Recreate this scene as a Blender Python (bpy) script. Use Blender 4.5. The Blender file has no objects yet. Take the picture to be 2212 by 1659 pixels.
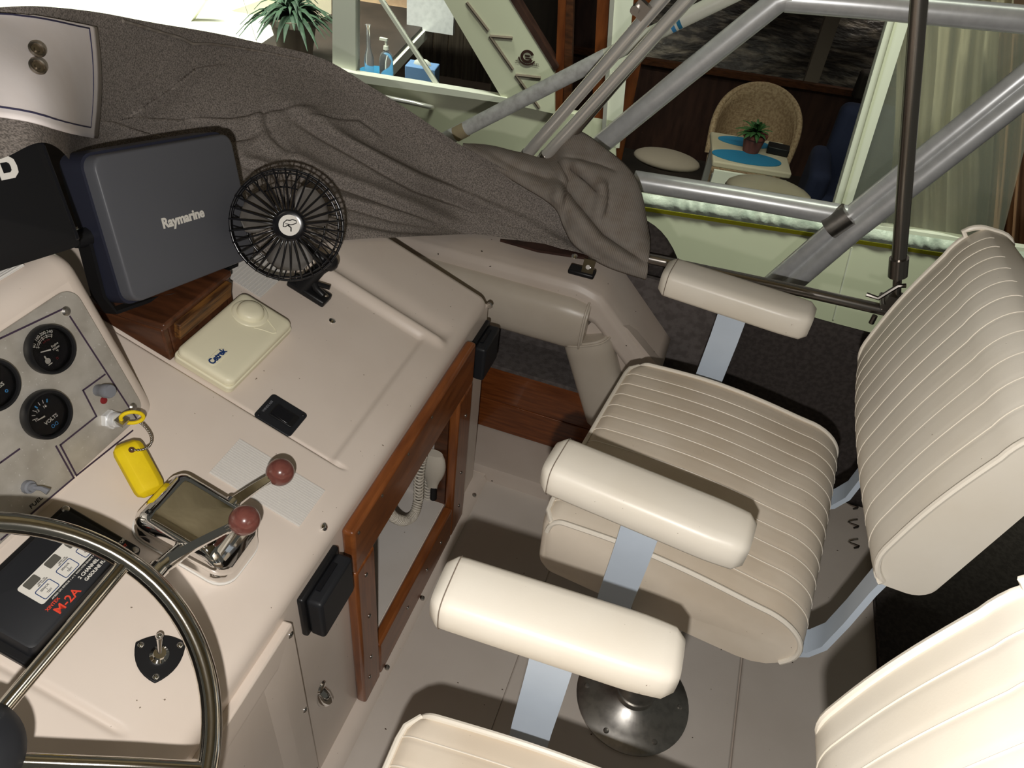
import bpy, bmesh, math, random
from mathutils import Matrix, Vector
from mathutils.bvhtree import BVHTree
random.seed(7)
scene = bpy.context.scene
COL = scene.collection
W, H = 2212, 1659
FPX = 1600.0
R_ = math.radians

# ------------------------------------------------------------------ camera
# world: x = towards the stern, y = towards the starboard side, z = up, floor of the flybridge at z = 0
_n = Vector((-231, 1830.5, 1600)).normalized()            # down, in camera axes (x right, y down, z forward)
_v = Vector((1810 - 1106, -480 - 829.5, 1600)); _v = (_v - _n * _v.dot(_n)).normalized()
AX_Z = -_n; AX_Y = _v; AX_X = AX_Y.cross(AX_Z)
M3 = Matrix((AX_X, AX_Y, AX_Z))                            # camera axes -> world
CAM = Vector((0, 0, 1.5))
cam_d = bpy.data.cameras.new('camera')
cam_d.sensor_fit = 'HORIZONTAL'; cam_d.sensor_width = 36.0; cam_d.lens = FPX / W * 36.0
cam_d.clip_start = 0.02; cam_d.clip_end = 100
cam = bpy.data.objects.new('camera', cam_d); COL.objects.link(cam)
_r = M3 @ Vector((1, 0, 0)); _u = M3 @ Vector((0, -1, 0)); _b = M3 @ Vector((0, 0, -1))
cam.matrix_world = Matrix(((_r.x, _u.x, _b.x, CAM.x), (_r.y, _u.y, _b.y, CAM.y), (_r.z, _u.z, _b.z, CAM.z), (0, 0, 0, 1)))
scene.camera = cam

# ------------------------------------------------------------------ world, lights, exposure
world = bpy.data.worlds.new('world'); scene.world = world; world.use_nodes = True
wn = world.node_tree.nodes['Background']
wn.inputs[0].default_value = (0.95, 0.93, 0.80, 1); wn.inputs[1].default_value = 0.06
vs = scene.view_settings
vs.view_transform = 'Standard'; vs.look = 'None'; vs.exposure = 0.2; vs.gamma = 1.0; vs.use_curve_mapping = False
# the photographer's flash, held a hand's breadth below the lens
fl = bpy.data.lights.new('flash', 'SPOT'); fl.energy = 33; fl.color = (1.0, 0.965, 0.92)
fl.spot_size = R_(165); fl.spot_blend = 0.35; fl.shadow_soft_size = 0.008
flo = bpy.data.objects.new('flash', fl); COL.objects.link(flo)
flo.matrix_world = Matrix.Translation(CAM + M3 @ Vector((-0.025, 0.078, -0.03))) @ cam.matrix_world.to_3x3().to_4x4()
# fluorescent strip lamps of the boathouse over the neighbouring boat
def area(name, loc, target, sx, sy, power, col, spread=120):
    l = bpy.data.lights.new(name, 'AREA'); l.shape = 'RECTANGLE'; l.size = sx; l.size_y = sy
    l.energy = power; l.color = col; l.spread = R_(spread)
    o = bpy.data.objects.new(name, l); COL.objects.link(o); o.location = loc
    o.rotation_euler = (Vector(target) - Vector(loc)).to_track_quat('-Z', 'Y').to_euler(); return o
area('strip_lamp_aft', (0.6, 2.2, 2.7), (0.5, 3.5, -0.2), 2.6, 0.25, 17, (0.93, 1.0, 0.80), 78)
area('strip_lamp_fore', (-3.6, 2.6, 3.2), (-3.7, 4.2, 0.0), 4.2, 0.25, 85, (0.95, 1.0, 0.86), 70)
area('strip_lamp_cabin', (0.5, 6.5, 3.6), (0.5, 6.2, 0.0), 2.2, 0.25, 2.2, (1.0, 0.93, 0.80), 150)
area('far_fill_lamp', (0.8, 9.2, 3.4), (0.8, 10.6, 0.2), 4.0, 0.25, 60, (1.0, 0.92, 0.78), 150)  # unseen extra lamp, added to light the view beyond the cabin windows

# ------------------------------------------------------------------ helpers
def ray(u, v):
    return M3 @ Vector((u - 1106, v - 829.5, FPX))
def at(u, v, **k):                                           # pixel -> point on the plane x/y/z = value
    d = ray(u, v); (a, val), = k.items(); i = 'xyz'.index(a)
    return CAM + d * ((val - CAM[i]) / d[i])
def onplane(u, v, p0, nn):
    d = ray(u, v); return CAM + d * ((Vector(p0) - CAM).dot(nn) / d.dot(nn))

class MB:
    def __init__(s): s.bm = bmesh.new()
    def _m(s, vs, M):
        if M is not None:
            for v in vs: v.co = M @ v.co
    def box(s, c, size, M=None, rz=0, ry=0, rx=0):
        r = bmesh.ops.create_cube(s.bm, size=1)
        T = Matrix.Translation(c) @ Matrix.Rotation(rz, 4, 'Z') @ Matrix.Rotation(ry, 4, 'Y') @ Matrix.Rotation(rx, 4, 'X') @ Matrix.Diagonal((*size, 1))
        s._m(r['verts'], T); s._m(r['verts'], M); return s
    def cyl(s, p0, p1, r0, r1=None, seg=16, M=None):
        p0 = Vector(p0); p1 = Vector(p1); d = p1 - p0
        r = bmesh.ops.create_cone(s.bm, cap_ends=True, segments=seg, radius1=r0, radius2=r0 if r1 is None else r1, depth=d.length)
        T = Matrix.Translation((p0 + p1) / 2) @ d.to_track_quat('Z', 'Y').to_matrix().to_4x4()
        s._m(r['verts'], T); s._m(r['verts'], M); return s
    def sph(s, c, r, seg=20, sc=(1, 1, 1), M=None):
        q = bmesh.ops.create_uvsphere(s.bm, u_segments=seg, v_segments=max(6, seg // 2), radius=r)
        s._m(q['verts'], Matrix.Translation(c) @ Matrix.Diagonal((*sc, 1))); s._m(q['verts'], M); return s
    def rings(s, rings, closed=True, cap=True):
        R = [[s.bm.verts.new(p) for p in ring] for ring in rings]
        n = len(R[0])
        for a, b in zip(R, R[1:]):
            for i in range(n if closed else n - 1):
                j = (i + 1) % n
                s.bm.faces.new((a[i], a[j], b[j], b[i]))
        if cap and closed:
            s.bm.faces.new(list(reversed(R[0]))); s.bm.faces.new(R[-1])
        return s
    def tube(s, path, r, seg=10, closed=False, cap=True, radii=None):
        P = [Vector(p) for p in path]; n = len(P); rr = []
        up = None
        for i, p in enumerate(P):
            if closed: t = (P[(i + 1) % n] - P[i - 1])
            else: t = P[min(i + 1, n - 1)] - P[max(i - 1, 0)]
            t.normalize()
            if up is None:
                up = Vector((0, 0, 1)) if abs(t.z) < .9 else Vector((1, 0, 0))
            a = t.cross(up)
            if a.length < 1e-6: a = t.cross(Vector((0.3, 1, 0.2)))
            a.normalize(); b = a.cross(t).normalized(); up = b
            q = r if radii is None else radii[i]
            rr.append([p + a * (q * math.cos(k * 2 * math.pi / seg)) + b * (q * math.sin(k * 2 * math.pi / seg)) for k in range(seg)])
        if closed: rr.append(rr[0][:]); s.rings(rr, cap=False); bmesh.ops.remove_doubles(s.bm, verts=s.bm.verts, dist=1e-6)
        else: s.rings(rr, cap=cap)
        return s
    def lathe(s, prof, seg=32, M=None):                       # prof: (radius, z)
        rr = [[Vector((r * math.cos(k * 2 * math.pi / seg), r * math.sin(k * 2 * math.pi / seg), z)) for k in range(seg)] for r, z in prof]
        if M is not None: rr = [[M @ p for p in ring] for ring in rr]
        return s.rings(rr)
    def prism(s, pts, ext):                                   # 3d polygon + extrusion vector
        e = Vector(ext); a = [s.bm.verts.new(Vector(p)) for p in pts]; b = [s.bm.verts.new(Vector(p) + e) for p in pts]
        n = len(a)
        s.bm.faces.new(a); s.bm.faces.new(list(reversed(b)))
        for i in range(n): s.bm.faces.new((a[i], b[i], b[(i + 1) % n], a[(i + 1) % n]))
        return s
    def strip(s, path, w, th, waxis):                         # flat bar bent along a path; w along waxis
        P = [Vector(p) for p in path]; wa = Vector(waxis).normalized(); rr = []
        for i, p in enumerate(P):
            t = (P[min(i + 1, len(P) - 1)] - P[max(i - 1, 0)]).normalized(); nn = t.cross(wa).normalized()
            rr.append([p + wa * w / 2 + nn * th / 2, p - wa * w / 2 + nn * th / 2, p - wa * w / 2 - nn * th / 2, p + wa * w / 2 - nn * th / 2])
        return s.rings(rr)
    def grid(s, f, nu, nv, thick=None):
        V = [[s.bm.verts.new(f(i / (nu - 1), j / (nv - 1))) for j in range(nv)] for i in range(nu)]
        for i in range(nu - 1):
            for j in range(nv - 1):
                s.bm.faces.new((V[i][j], V[i + 1][j], V[i + 1][j + 1], V[i][j + 1]))
        return s
    def build(s, name, mat, parent=None, smooth=40, M=None, norm=True):
        if norm: bmesh.ops.recalc_face_normals(s.bm, faces=s.bm.faces)
        me = bpy.data.meshes.new(name); s.bm.to_mesh(me); s.bm.free()
        if smooth:
            me.shade_smooth(); me.set_sharp_from_angle(angle=R_(smooth))
        me.materials.append(mat)
        o = bpy.data.objects.new(name, me); COL.objects.link(o)
        if parent is not None: o.parent = parent
        if M is not None: o.matrix_local = M
        return o
def bevel(o, w, seg=3, ang=35):
    m = o.modifiers.new('bevel', 'BEVEL'); m.width = w; m.segments = seg; m.limit_method = 'ANGLE'; m.angle_limit = R_(ang)
    o.data.shade_smooth(); o.data.set_sharp_from_angle(angle=R_(60)); m.harden_normals = False
    return o
def solid(o, t, off=-1.0):
    m = o.modifiers.new('thickness', 'SOLIDIFY'); m.thickness = t; m.offset = off; return o
def tag(o, label, cat, group=None):
    o['label'] = label; o['category'] = cat
    if group: o['group'] = group
    return o
def struct(o): o['kind'] = 'structure'; return o
def thing(name, label, cat, M=None, group=None):
    o = bpy.data.objects.new(name, None); o.empty_display_size = 0.02; COL.objects.link(o)
    if M is not None: o.matrix_world = M
    return tag(o, label, cat, group)
def frame(o, tilt, yaw=0):                                    # local axes: right (starboard), up the slope, out
    t = tilt; c, s_ = math.cos(t), math.sin(t)
    m = Matrix(((0, -c, s_, 0), (1, 0, 0, 0), (0, s_, c, 0), (0, 0, 0, 1)))
    return Matrix.Translation(o) @ m @ Matrix.Rotation(yaw, 4, 'Z')
def rrect(w, h, r, n=6, cx=0, cy=0):
    out = []
    for sx, sy, a0 in ((1, 1, 0), (-1, 1, 90), (-1, -1, 180), (1, -1, 270)):
        for k in range(n + 1):
            a = R_(a0 + 90 * k / n); out.append((cx + sx * (w / 2 - r) + r * math.cos(a), cy + sy * (h / 2 - r) + r * math.sin(a)))
    return out
def slab(mb, pts2, z0, z1):
    return mb.prism([(x, y, z0) for x, y in pts2], (0, 0, z1 - z0))
def text(name, body, size, x, y, z, mat, parent, rot=0, bold=0.0, align='CENTER', sx=1.0, ext=0.0003, label=None, shear=0.0):
    cu = bpy.data.curves.new(name, 'FONT'); cu.body = body; cu.size = size; cu.align_x = align; cu.align_y = 'CENTER'
    cu.extrude = ext; cu.offset = bold * size; cu.resolution_u = 3; cu.shear = shear
    t = bpy.data.objects.new(name, cu); COL.objects.link(t)
    me = bpy.data.meshes.new_from_object(t); COL.objects.unlink(t); bpy.data.objects.remove(t)
    me.materials.clear(); me.materials.append(mat)
    o = bpy.data.objects.new(name, me); COL.objects.link(o); o.parent = parent
    o.matrix_local = Matrix.Translation((x, y, z)) @ Matrix.Rotation(rot, 4, 'Z') @ Matrix.Diagonal((sx, 1, 1, 1))
    return o
def dup(o, parent=None, M=None, label=None):
    c = o.copy(); COL.objects.link(c)
    if parent is not None: c.parent = parent
    if M is not None: c.matrix_local = M
    if label: c['label'] = label
    for ch in o.children:
        d = dup(ch, c, ch.matrix_local.copy())
    return c

# ------------------------------------------------------------------ materials
MATS = {}
def mat(name, col, rough=.5, metal=0.0, noise=None, bump=None, spec=.5, coat=0, sheen=0, stretch=None, wave=None, stripes=None, spots=None, trans=0, ior=1.45, alpha=1):
    m = bpy.data.materials.new(name); m.use_nodes = True; nt = m.node_tree; N = nt.nodes; L = nt.links
    b = N['Principled BSDF']; b.inputs['Roughness'].default_value = rough; b.inputs['Metallic'].default_value = metal
    b.inputs['Specular IOR Level'].default_value = spec; b.inputs['IOR'].default_value = ior
    b.inputs['Coat Weight'].default_value = coat; b.inputs['Sheen Weight'].default_value = sheen
    b.inputs['Transmission Weight'].default_value = trans; b.inputs['Alpha'].default_value = alpha
    c4 = (*col, 1); b.inputs['Base Color'].default_value = c4
    tc = N.new('ShaderNodeTexCoord'); src = tc.outputs['Object']
    if stretch:
        mp = N.new('ShaderNodeMapping'); mp.inputs['Scale'].default_value = stretch; L.new(src, mp.inputs['Vector']); src = mp.outputs['Vector']
    last = None
    if noise:                                                  # (scale, second colour, low, high)
        sc, c2, lo, hi = noise
        t = N.new('ShaderNodeTexNoise'); t.inputs['Scale'].default_value = sc; t.inputs['Detail'].default_value = 5; L.new(src, t.inputs['Vector'])
        r = N.new('ShaderNodeValToRGB'); r.color_ramp.elements[0].position = lo; r.color_ramp.elements[1].position = hi
        r.color_ramp.elements[0].color = c4; r.color_ramp.elements[1].color = (*c2, 1)
        L.new(t.outputs['Fac'], r.inputs['Fac']); last = r.outputs['Color']
    if spots:                                                  # (scale, colour, threshold) small flecks of dirt
        sc, c2, th = spots
        t = N.new('ShaderNodeTexNoise'); t.inputs['Scale'].default_value = sc; t.inputs['Detail'].default_value = 1; L.new(tc.outputs['Object'], t.inputs['Vector'])
        r = N.new('ShaderNodeValToRGB'); r.color_ramp.elements[0].position = th; r.color_ramp.elements[1].position = th + .015
        r.color_ramp.elements[0].color = (0, 0, 0, 1); r.color_ramp.elements[1].color = (1, 1, 1, 1)
        L.new(t.outputs['Fac'], r.inputs['Fac'])
        mx = N.new('ShaderNodeMix'); mx.data_type = 'RGBA'; L.new(r.outputs['Color'], mx.inputs[0])
        if last is None: mx.inputs[6].default_value = c4
        else: L.new(last, mx.inputs[6])
        mx.inputs[7].default_value = (*c2, 1); last = mx.outputs[2]
    if stripes:                                                # (scale, colour, direction) woven stripes
        sc, c2, dr = stripes
        t = N.new('ShaderNodeTexWave'); t.inputs['Scale'].default_value = sc; t.bands_direction = dr; t.inputs['Distortion'].default_value = 1.2; t.inputs['Detail Scale'].default_value = .3; L.new(src, t.inputs['Vector'])
        r = N.new('ShaderNodeValToRGB'); r.color_ramp.elements[0].position = .55; r.color_ramp.elements[1].position = .9
        r.color_ramp.elements[0].color = (0, 0, 0, 1); r.color_ramp.elements[1].color = (.7, .7, .7, 1); L.new(t.outputs['Fac'], r.inputs['Fac'])
        mx = N.new('ShaderNodeMix'); mx.data_type = 'RGBA'; L.new(r.outputs['Color'], mx.inputs[0])
        if last is None: mx.inputs[6].default_value = c4
        else: L.new(last, mx.inputs[6])
        mx.inputs[7].default_value = (*c2, 1); last = mx.outputs[2]
    if last is not None: L.new(last, b.inputs['Base Color'])
    h = None
    if bump:                                                   # (scale, strength, distance)
        sc, st, di = bump
        t = N.new('ShaderNodeTexNoise'); t.inputs['Scale'].default_value = sc; t.inputs['Detail'].default_value = 4; L.new(src, t.inputs['Vector'])
        bp = N.new('ShaderNodeBump'); bp.inputs['Strength'].default_value = st; bp.inputs['Distance'].default_value = di
        L.new(t.outputs['Fac'], bp.inputs['Height']); L.new(bp.outputs['Normal'], b.inputs['Normal']); h = bp
    if wave:                                                   # (scale, strength, distance, direction)
        sc, st, di, dr = wave
        t = N.new('ShaderNodeTexWave'); t.inputs['Scale'].default_value = sc; t.bands_direction = dr; t.inputs['Distortion'].default_value = .6; L.new(src, t.inputs['Vector'])
        bp = N.new('ShaderNodeBump'); bp.inputs['Strength'].default_value = st; bp.inputs['Distance'].default_value = di
        L.new(t.outputs['Fac'], bp.inputs['Height'])
        if h: L.new(h.outputs['Normal'], bp.inputs['Normal'])
        L.new(bp.outputs['Normal'], b.inputs['Normal'])
    MATS[name] = m; return m
def sr(r, g, b):
    f = lambda c: (c / 255 / 12.92) if c / 255 <= .04045 else ((c / 255 + .055) / 1.055) ** 2.4
    return (f(r), f(g), f(b))
gel = mat('gelcoat', sr(221, 208, 196), .28, spec=.45, noise=(6, sr(214, 200, 187), .4, .75), spots=(170, sr(130, 115, 100), .80), bump=(300, .03, .0006))
gelin = mat('gelcoat_locker', sr(208, 202, 196), .5, noise=(5, sr(198, 190, 182), .4, .7), spots=(90, sr(110, 95, 80), .77))
deck = mat('deck_paint', sr(212, 203, 194), .42, noise=(3.5, sr(200, 190, 180), .35, .7), spots=(90, sr(80, 65, 52), .785), bump=(260, .12, .001))
coam = mat('coaming_gelcoat', sr(204, 192, 181), .4, noise=(5, sr(194, 180, 168), .4, .7), spots=(80, sr(70, 60, 50), .78))
vinyl = mat('vinyl', sr(228, 221, 208), .36, spec=.45, noise=(7, sr(221, 212, 196), .4, .75), bump=(420, .10, .0006), spots=(210, sr(160, 146, 130), .81))
vinylseat = mat('vinyl_worn', sr(226, 214, 197), .42, spec=.4, noise=(5.5, sr(210, 195, 175), .40, .66), bump=(420, .10, .0006), spots=(210, sr(150, 132, 116), .81))
vinylpad = mat('vinyl_bolster', sr(196, 186, 172), .33, spec=.45, noise=(7, sr(186, 175, 160), .4, .75), bump=(300, .05, .0006))
pip = mat('vinyl_piping', sr(232, 224, 210), .4)
whitemetal = mat('white_enamel', sr(196, 208, 222), .35, spec=.5, noise=(9, sr(188, 200, 214), .4, .7))
chrome = mat('chrome', (.78, .77, .75), .05, 1.0)
wheelst = mat('polished_steel', (.72, .69, .62), .10, 1.0, bump=(900, .05, .0004))
steel = mat('stainless_tube', (.90, .88, .84), .2, .6)
darksteel = mat('weathered_steel', (.40, .37, .34), .26, 1.0)
alu = mat('anodised_aluminium', (.86, .87, .88), .32, .4, noise=(40, (.76, .77, .78), .4, .7))
castalu = mat('cast_aluminium', (.50, .48, .45), .34, 1.0, noise=(60, (.40, .38, .36), .45, .65))
panelalu = mat('oxidised_panel', sr(186, 181, 172), .42, .35, noise=(30, sr(164, 158, 148), .35, .7), spots=(260, sr(196, 193, 186), .72))
black = mat('black_plastic', (.010, .010, .011), .38, spec=.35)
blackg = mat('black_gloss', (.008, .008, .010), .16, spec=.5)
blacks = mat('black_satin', (.016, .017, .020), .45, spec=.35)
blade = mat('blade_plastic', (.10, .09, .08), .5)
greyp = mat('grey_cover', sr(86, 87, 92), .42, spec=.35, bump=(700, .12, .0004))
navy = mat('grey_housing', sr(40, 42, 56), .45)
cream = mat('cream_plastic', sr(234, 228, 200), .36, spec=.4)
white = mat('white_print', sr(220, 216, 208), .5)
redp = mat('red_print', sr(226, 70, 48), .5)
darkred = mat('dark_red_print', sr(120, 25, 30), .5)
bluep = mat('blue_print', sr(24, 56, 110), .5)
cyanp = mat('cyan_print', sr(70, 150, 210), .5)
violet = mat('violet_line', sr(58, 44, 62), .5)
greyled = mat('led_window', sr(88, 86, 80), .4)
yel = mat('yellow_foam', sr(236, 208, 8), .7, noise=(16, sr(224, 192, 6), .4, .7), bump=(200, .2, .001))
wood = mat('varnished_teak', sr(142, 82, 40), .30, spec=.5, stretch=(6, 1.2, 6), noise=(9, sr(108, 58, 27), .35, .7), coat=.25)
woodx = mat('varnished_teak_fascia', sr(128, 70, 32), .30, spec=.5, stretch=(1.2, 8, 14), noise=(9, sr(92, 46, 20), .35, .7), coat=.25)
woodz = mat('varnished_teak_stile', sr(142, 82, 40), .30, spec=.5, stretch=(8, 14, 1.2), noise=(9, sr(108, 58, 27), .35, .7), coat=.25)
wooddk = mat('dark_teak', sr(92, 54, 32), .38, stretch=(2, 10, 10), noise=(8, sr(62, 36, 22), .35, .7), coat=.1)
woodwn = mat('worn_plywood', sr(120, 80, 36), .6, stretch=(14, 2, 30), noise=(7, sr(60, 34, 14), .4, .62), bump=(40, .3, .001))
knobw = mat('rosewood_knob', sr(118, 70, 62), .25, stretch=(1, 1, 6), noise=(40, sr(100, 56, 50), .4, .7), coat=.3)
canvas = mat('grey_canvas', sr(156, 147, 140), .9, spec=.15, noise=(420, sr(104, 98, 93), .38, .62), bump=(500, .35, .0012))
canvasb = mat('striped_canvas', sr(140, 133, 126), .9, spec=.12, noise=(30, sr(126, 115, 105), .4, .7), stripes=(75, sr(160, 151, 141), 'X'))
canvasd = mat('dark_canvas', sr(78, 72, 70), .92, spec=.1, noise=(90, sr(66, 61, 59), .4, .6), bump=(400, .3, .001))
carpet = mat('grey_carpet', sr(104, 98, 96), .98, spec=.05, noise=(60, sr(90, 84, 82), .4, .6), bump=(300, .6, .002))
cloth = mat('white_cloth_patch', sr(246, 238, 236), .85, noise=(10, sr(238, 228, 224), .4, .7), bump=(200, .12, .0008))
thread = mat('blue_thread', sr(52, 50, 78), .8)
brass = mat('tarnished_snap', (.33, .29, .24), .35, 1.0)
cordw = mat('white_cord', sr(206, 198, 184), .45)
pad_m = mat('ribbed_pad', sr(214, 210, 204), .55)
greyk = mat('grey_knob', sr(120, 122, 128), .55)
ghull = mat('neighbour_gelcoat', sr(226, 228, 204), .38, noise=(1.3, sr(220, 221, 196), .4, .7))
gwhite = mat('neighbour_white', sr(232, 233, 220), .4)
yelline = mat('yellow_stripe', sr(196, 190, 40), .5)
ruff = mat('clear_hem', sr(214, 222, 210), .35, noise=(18, sr(186, 198, 186), .4, .65), bump=(22, .8, .01))
mahog = mat('mahogany', sr(120, 64, 30), .3, stretch=(4, 4, .8), noise=(9, sr(84, 40, 18), .35, .7), coat=.2)
darkw = mat('dark_panelling', sr(70, 46, 38), .5, stretch=(3, 3, .6), noise=(6, sr(46, 28, 24), .35, .7))
dkcab = mat('dark_interior', sr(60, 50, 44), .7, noise=(3, sr(40, 34, 30), .4, .7))
glassm = mat('window_glass', (1, 1, 1), .02, trans=1.0, ior=1.08, spec=.5)
vinylwin = mat('clear_vinyl', sr(226, 228, 212), .22, trans=.82, ior=1.05, bump=(3, .25, .02))
wicker = mat('wicker', sr(186, 160, 128), .7, wave=(60, .6, .004, 'Z'), noise=(50, sr(150, 122, 92), .4, .65))
navyf = mat('navy_upholstery', sr(30, 36, 62), .9)
teal = mat('teal_mat', sr(40, 120, 160), .7)
leaf = mat('leaf', sr(60, 98, 52), .5, noise=(30, sr(34, 66, 36), .4, .7))
leafp = mat('pale_leaf', sr(66, 92, 70), .6, noise=(30, sr(42, 62, 48), .4, .7))
terra = mat('terracotta', sr(120, 70, 60), .7)
potgrey = mat('stone_pot', sr(128, 116, 104), .8)
brick = mat('boathouse_wall', sr(196, 170, 140), .9, noise=(3, sr(150, 122, 98), .3, .7), bump=(12, .5, .02))
board = mat('weathered_board', sr(112, 100, 86), .9, stretch=(6, 6, .5), noise=(5, sr(74, 64, 56), .35, .7))
drape = mat('sheer_drape', sr(196, 186, 164), .85, noise=(2, sr(176, 164, 140), .4, .7))
drapeb = mat('brown_drape', sr(150, 112, 84), .9)
tanc = mat('canopy_cloth', sr(186, 172, 140), .95, noise=(3, sr(160, 146, 116), .4, .7), bump=(9, .5, .02))
wpole = mat('weathered_pole', sr(222, 224, 222), .6, stretch=(4, 4, 4), noise=(14, sr(190, 190, 188), .35, .7))
bluew = mat('tissue_blue', sr(120, 160, 210), .6)
clearpl = mat('clear_plastic', (.9, .95, 1), .1, trans=.9, ior=1.3)
# ================================================================== the setting
T21 = R_(21)
KO = Vector((-.40, 0, .605)); KF = frame(KO, T21); KI = KF.inverted()
KN = Vector((math.sin(T21), 0, math.cos(T21)))
def KP(u, v, h=0.0):                                          # pixel -> console-local (y, slope, height) at height h above the console top
    p = KI @ onplane(u, v, KO + KN * h, KN); return p
def K(y, s, h=0.0): return KF @ Vector((y, s, h))
def sstep(a, b, x):
    t = min(1, max(0, (x - a) / (b - a))); return t * t * (3 - 2 * t)

# floor with its moulded seam
mb = MB(); mb.box((0.115, .3, -.02), (.47, 3.0, .04)); fl0 = mb.build('floor', deck); struct(fl0); bevel(fl0, .004, 2)
mb = MB(); mb.box((0.502, .3, -.02), (.296, 3.0, .04)); q = mb.build('floor_panel', deck, fl0); bevel(q, .004, 2)
mb = MB(); mb.box((0.35, .3, -.03), (.03, 3.0, .04)); mb.build('floor_seam', coam, fl0)
mb = MB(); mb.box((-.25, .3, -.02), (.26, 3.0, .04)); q = mb.build('floor_panel', deck, fl0)
# raised side deck along the starboard side
mb = MB()
prof = [(1.275, -.01), (1.278, .03), (1.286, .042), (1.30, .046), (1.46, .05), (1.46, -.01)]
mb.rings([[(x, y, z) for y, z in prof] for x in (-1.0, -.4, -.2, .0)]); o = mb.build('trim_1', coam); struct(o)
# starboard coaming: wood fascia, carpeted recess, moulded top
ws = thing('wall_starboard', 'moulded starboard coaming', 'wall'); del ws['label']; del ws['category']; struct(ws)
YC = 1.415
mb = MB()
for k in range(2):
    z0, z1 = ((.052, .155), (.157, .272))[k]
    mb = MB(); mb.box((-.24, YC + .012, (z0 + z1) / 2), (.86, .022, z1 - z0)); q = mb.build('wood_plank', woodx, ws); bevel(q, .003, 2)
mb = MB(); mb.box((-.30, YC + .10, .275), (.9, .2, .012)); mb.box((-.30, YC + .13, .42), (.9, .012, .30)); mb.build('carpet_lining', carpet, ws, smooth=0)
# moulded top: sheet from the inner lip out and over, ending in a sloping tail aft
def ctop(u, v):
    # u along x, v across
    x = -1.15 + u * 1.15
    zt = .588 if x < -.17 else .588 - (x + .17) * 1.02
    zt -= .02 * sstep(-.24, -.15, x)
    prof = ((YC - .012, -.075), (YC - .010, -.02), (YC, -.004), (YC + .02, 0.004), (YC + .11, .022), (YC + .15, .024), (YC + .17, .012), (YC + .178, -.02), (YC + .18, -.30))
    t = v * (len(prof) - 1); i = min(int(t), len(prof) - 2); a = t - i
    y = prof[i][0] * (1 - a) + prof[i + 1][0] * a; dz = prof[i][1] * (1 - a) + prof[i + 1][1] * a
    return Vector((x, y, zt + dz))
mb = MB(); mb.grid(ctop, 60, 33); q = mb.build('coaming_top', coam, ws); solid(q, .006)
mb = MB(); tail = [at(1300, 672, y=YC), at(1345, 640, y=YC), at(1440, 755, y=YC), at(1475, 900, y=YC), at(1300, 990, y=YC), at(1278, 860, y=YC), at(1240, 735, y=YC)]
tail = [(-.168, YC, .53), (-.10, YC, .50), (-.01, YC, .42), (.05, YC, .10), (-.12, YC, .05), (-.13, YC, .25), (-.22, YC, .42)]
mb.prism(tail, (0, .03, 0)); q = mb.build('coaming_end', coam, ws)
# padded bolsters
def bolster(p0, p1, r_, name, sy=.75, flare=0):
    p0 = Vector(p0); p1 = Vector(p1); d = (p1 - p0).normalized(); a = Vector((0, 1, 0)); b = d.cross(a).normalized(); rr = []
    n = 14
    for i in range(n + 1):
        t = i / n; e = min(t, 1 - t) * (p1 - p0).length; k = min(1, .86 + .14 * math.sqrt(max(0, min(1, e / .02))))
        c = p0.lerp(p1, t); ring = []
        for j in range(24):
            an = j * 2 * math.pi / 24; cx, sx = math.cos(an), math.sin(an)
            cx = math.copysign(abs(cx) ** .75, cx); sx = math.copysign(abs(sx) ** .75, sx)
            ring.append(c + b * (cx * r_ * k) + a * (sx * r_ * sy * k))
        rr.append(ring)
    m = MB(); m.rings(rr); return m.build(name, vinylpad, ws, smooth=60)
b1 = bolster((-.78, YC, .487), (-.192, YC, .484), .068, 'bolster')
b2 = bolster((-.190, YC, .455), (-.085, YC, .21), .060, 'bolster')
for bo, p0, p1, r_ in ((b1, (-.78, YC, .487), (-.192, YC, .484), .068), (b2, (-.085, YC, .21), (-.190, YC, .455), .060)):
    p0 = Vector(p0); p1 = Vector(p1); d = (p1 - p0).normalized(); a = Vector((0, 1, 0)); b = d.cross(a).normalized(); m = MB(); pth = []
    for j in range(32):
        an = j * 2 * math.pi / 32; cx, sx = math.cos(an), math.sin(an); cx = math.copysign(abs(cx) ** .75, cx); sx = math.copysign(abs(sx) ** .75, sx)
        pth.append(p1 - d * .006 + b * (cx * r_ * .965) + a * (sx * r_ * .75 * .965))
    m.tube(pth, .003, 6, closed=True); m.build('piping', vinylpad, bo)
# white console foot strip
mb = MB()
prof = [(-.395, 0), (-.358, 0), (-.356, .008), (-.362, .018), (-.374, .024), (-.395, .026)]
mb.rings([[(x, y, z) for x, z in prof] for y in (-.8, 0.2, .8, 1.27)]); foot = mb.build('trim_2', gel); struct(foot)
mb = MB(); mb.cyl((-.394, 1.275, 0), (-.394, 1.275, .022), .036, .030, 24); mb.build('rounded_end', gel, foot)
for u, v in ((1024, 1068), (908, 1289), (835, 1440), (1065, 1008)):
    p = at(u, v, z=.022)
    m = MB(); m.lathe([(.0001, .006), (.004, .005), (.0065, .001), (.0065, -.002)], 12, Matrix.Translation((-.366, p.y, .019)) @ Matrix.Rotation(R_(35), 4, 'Y')); m.build('screw', castalu, foot)
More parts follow.
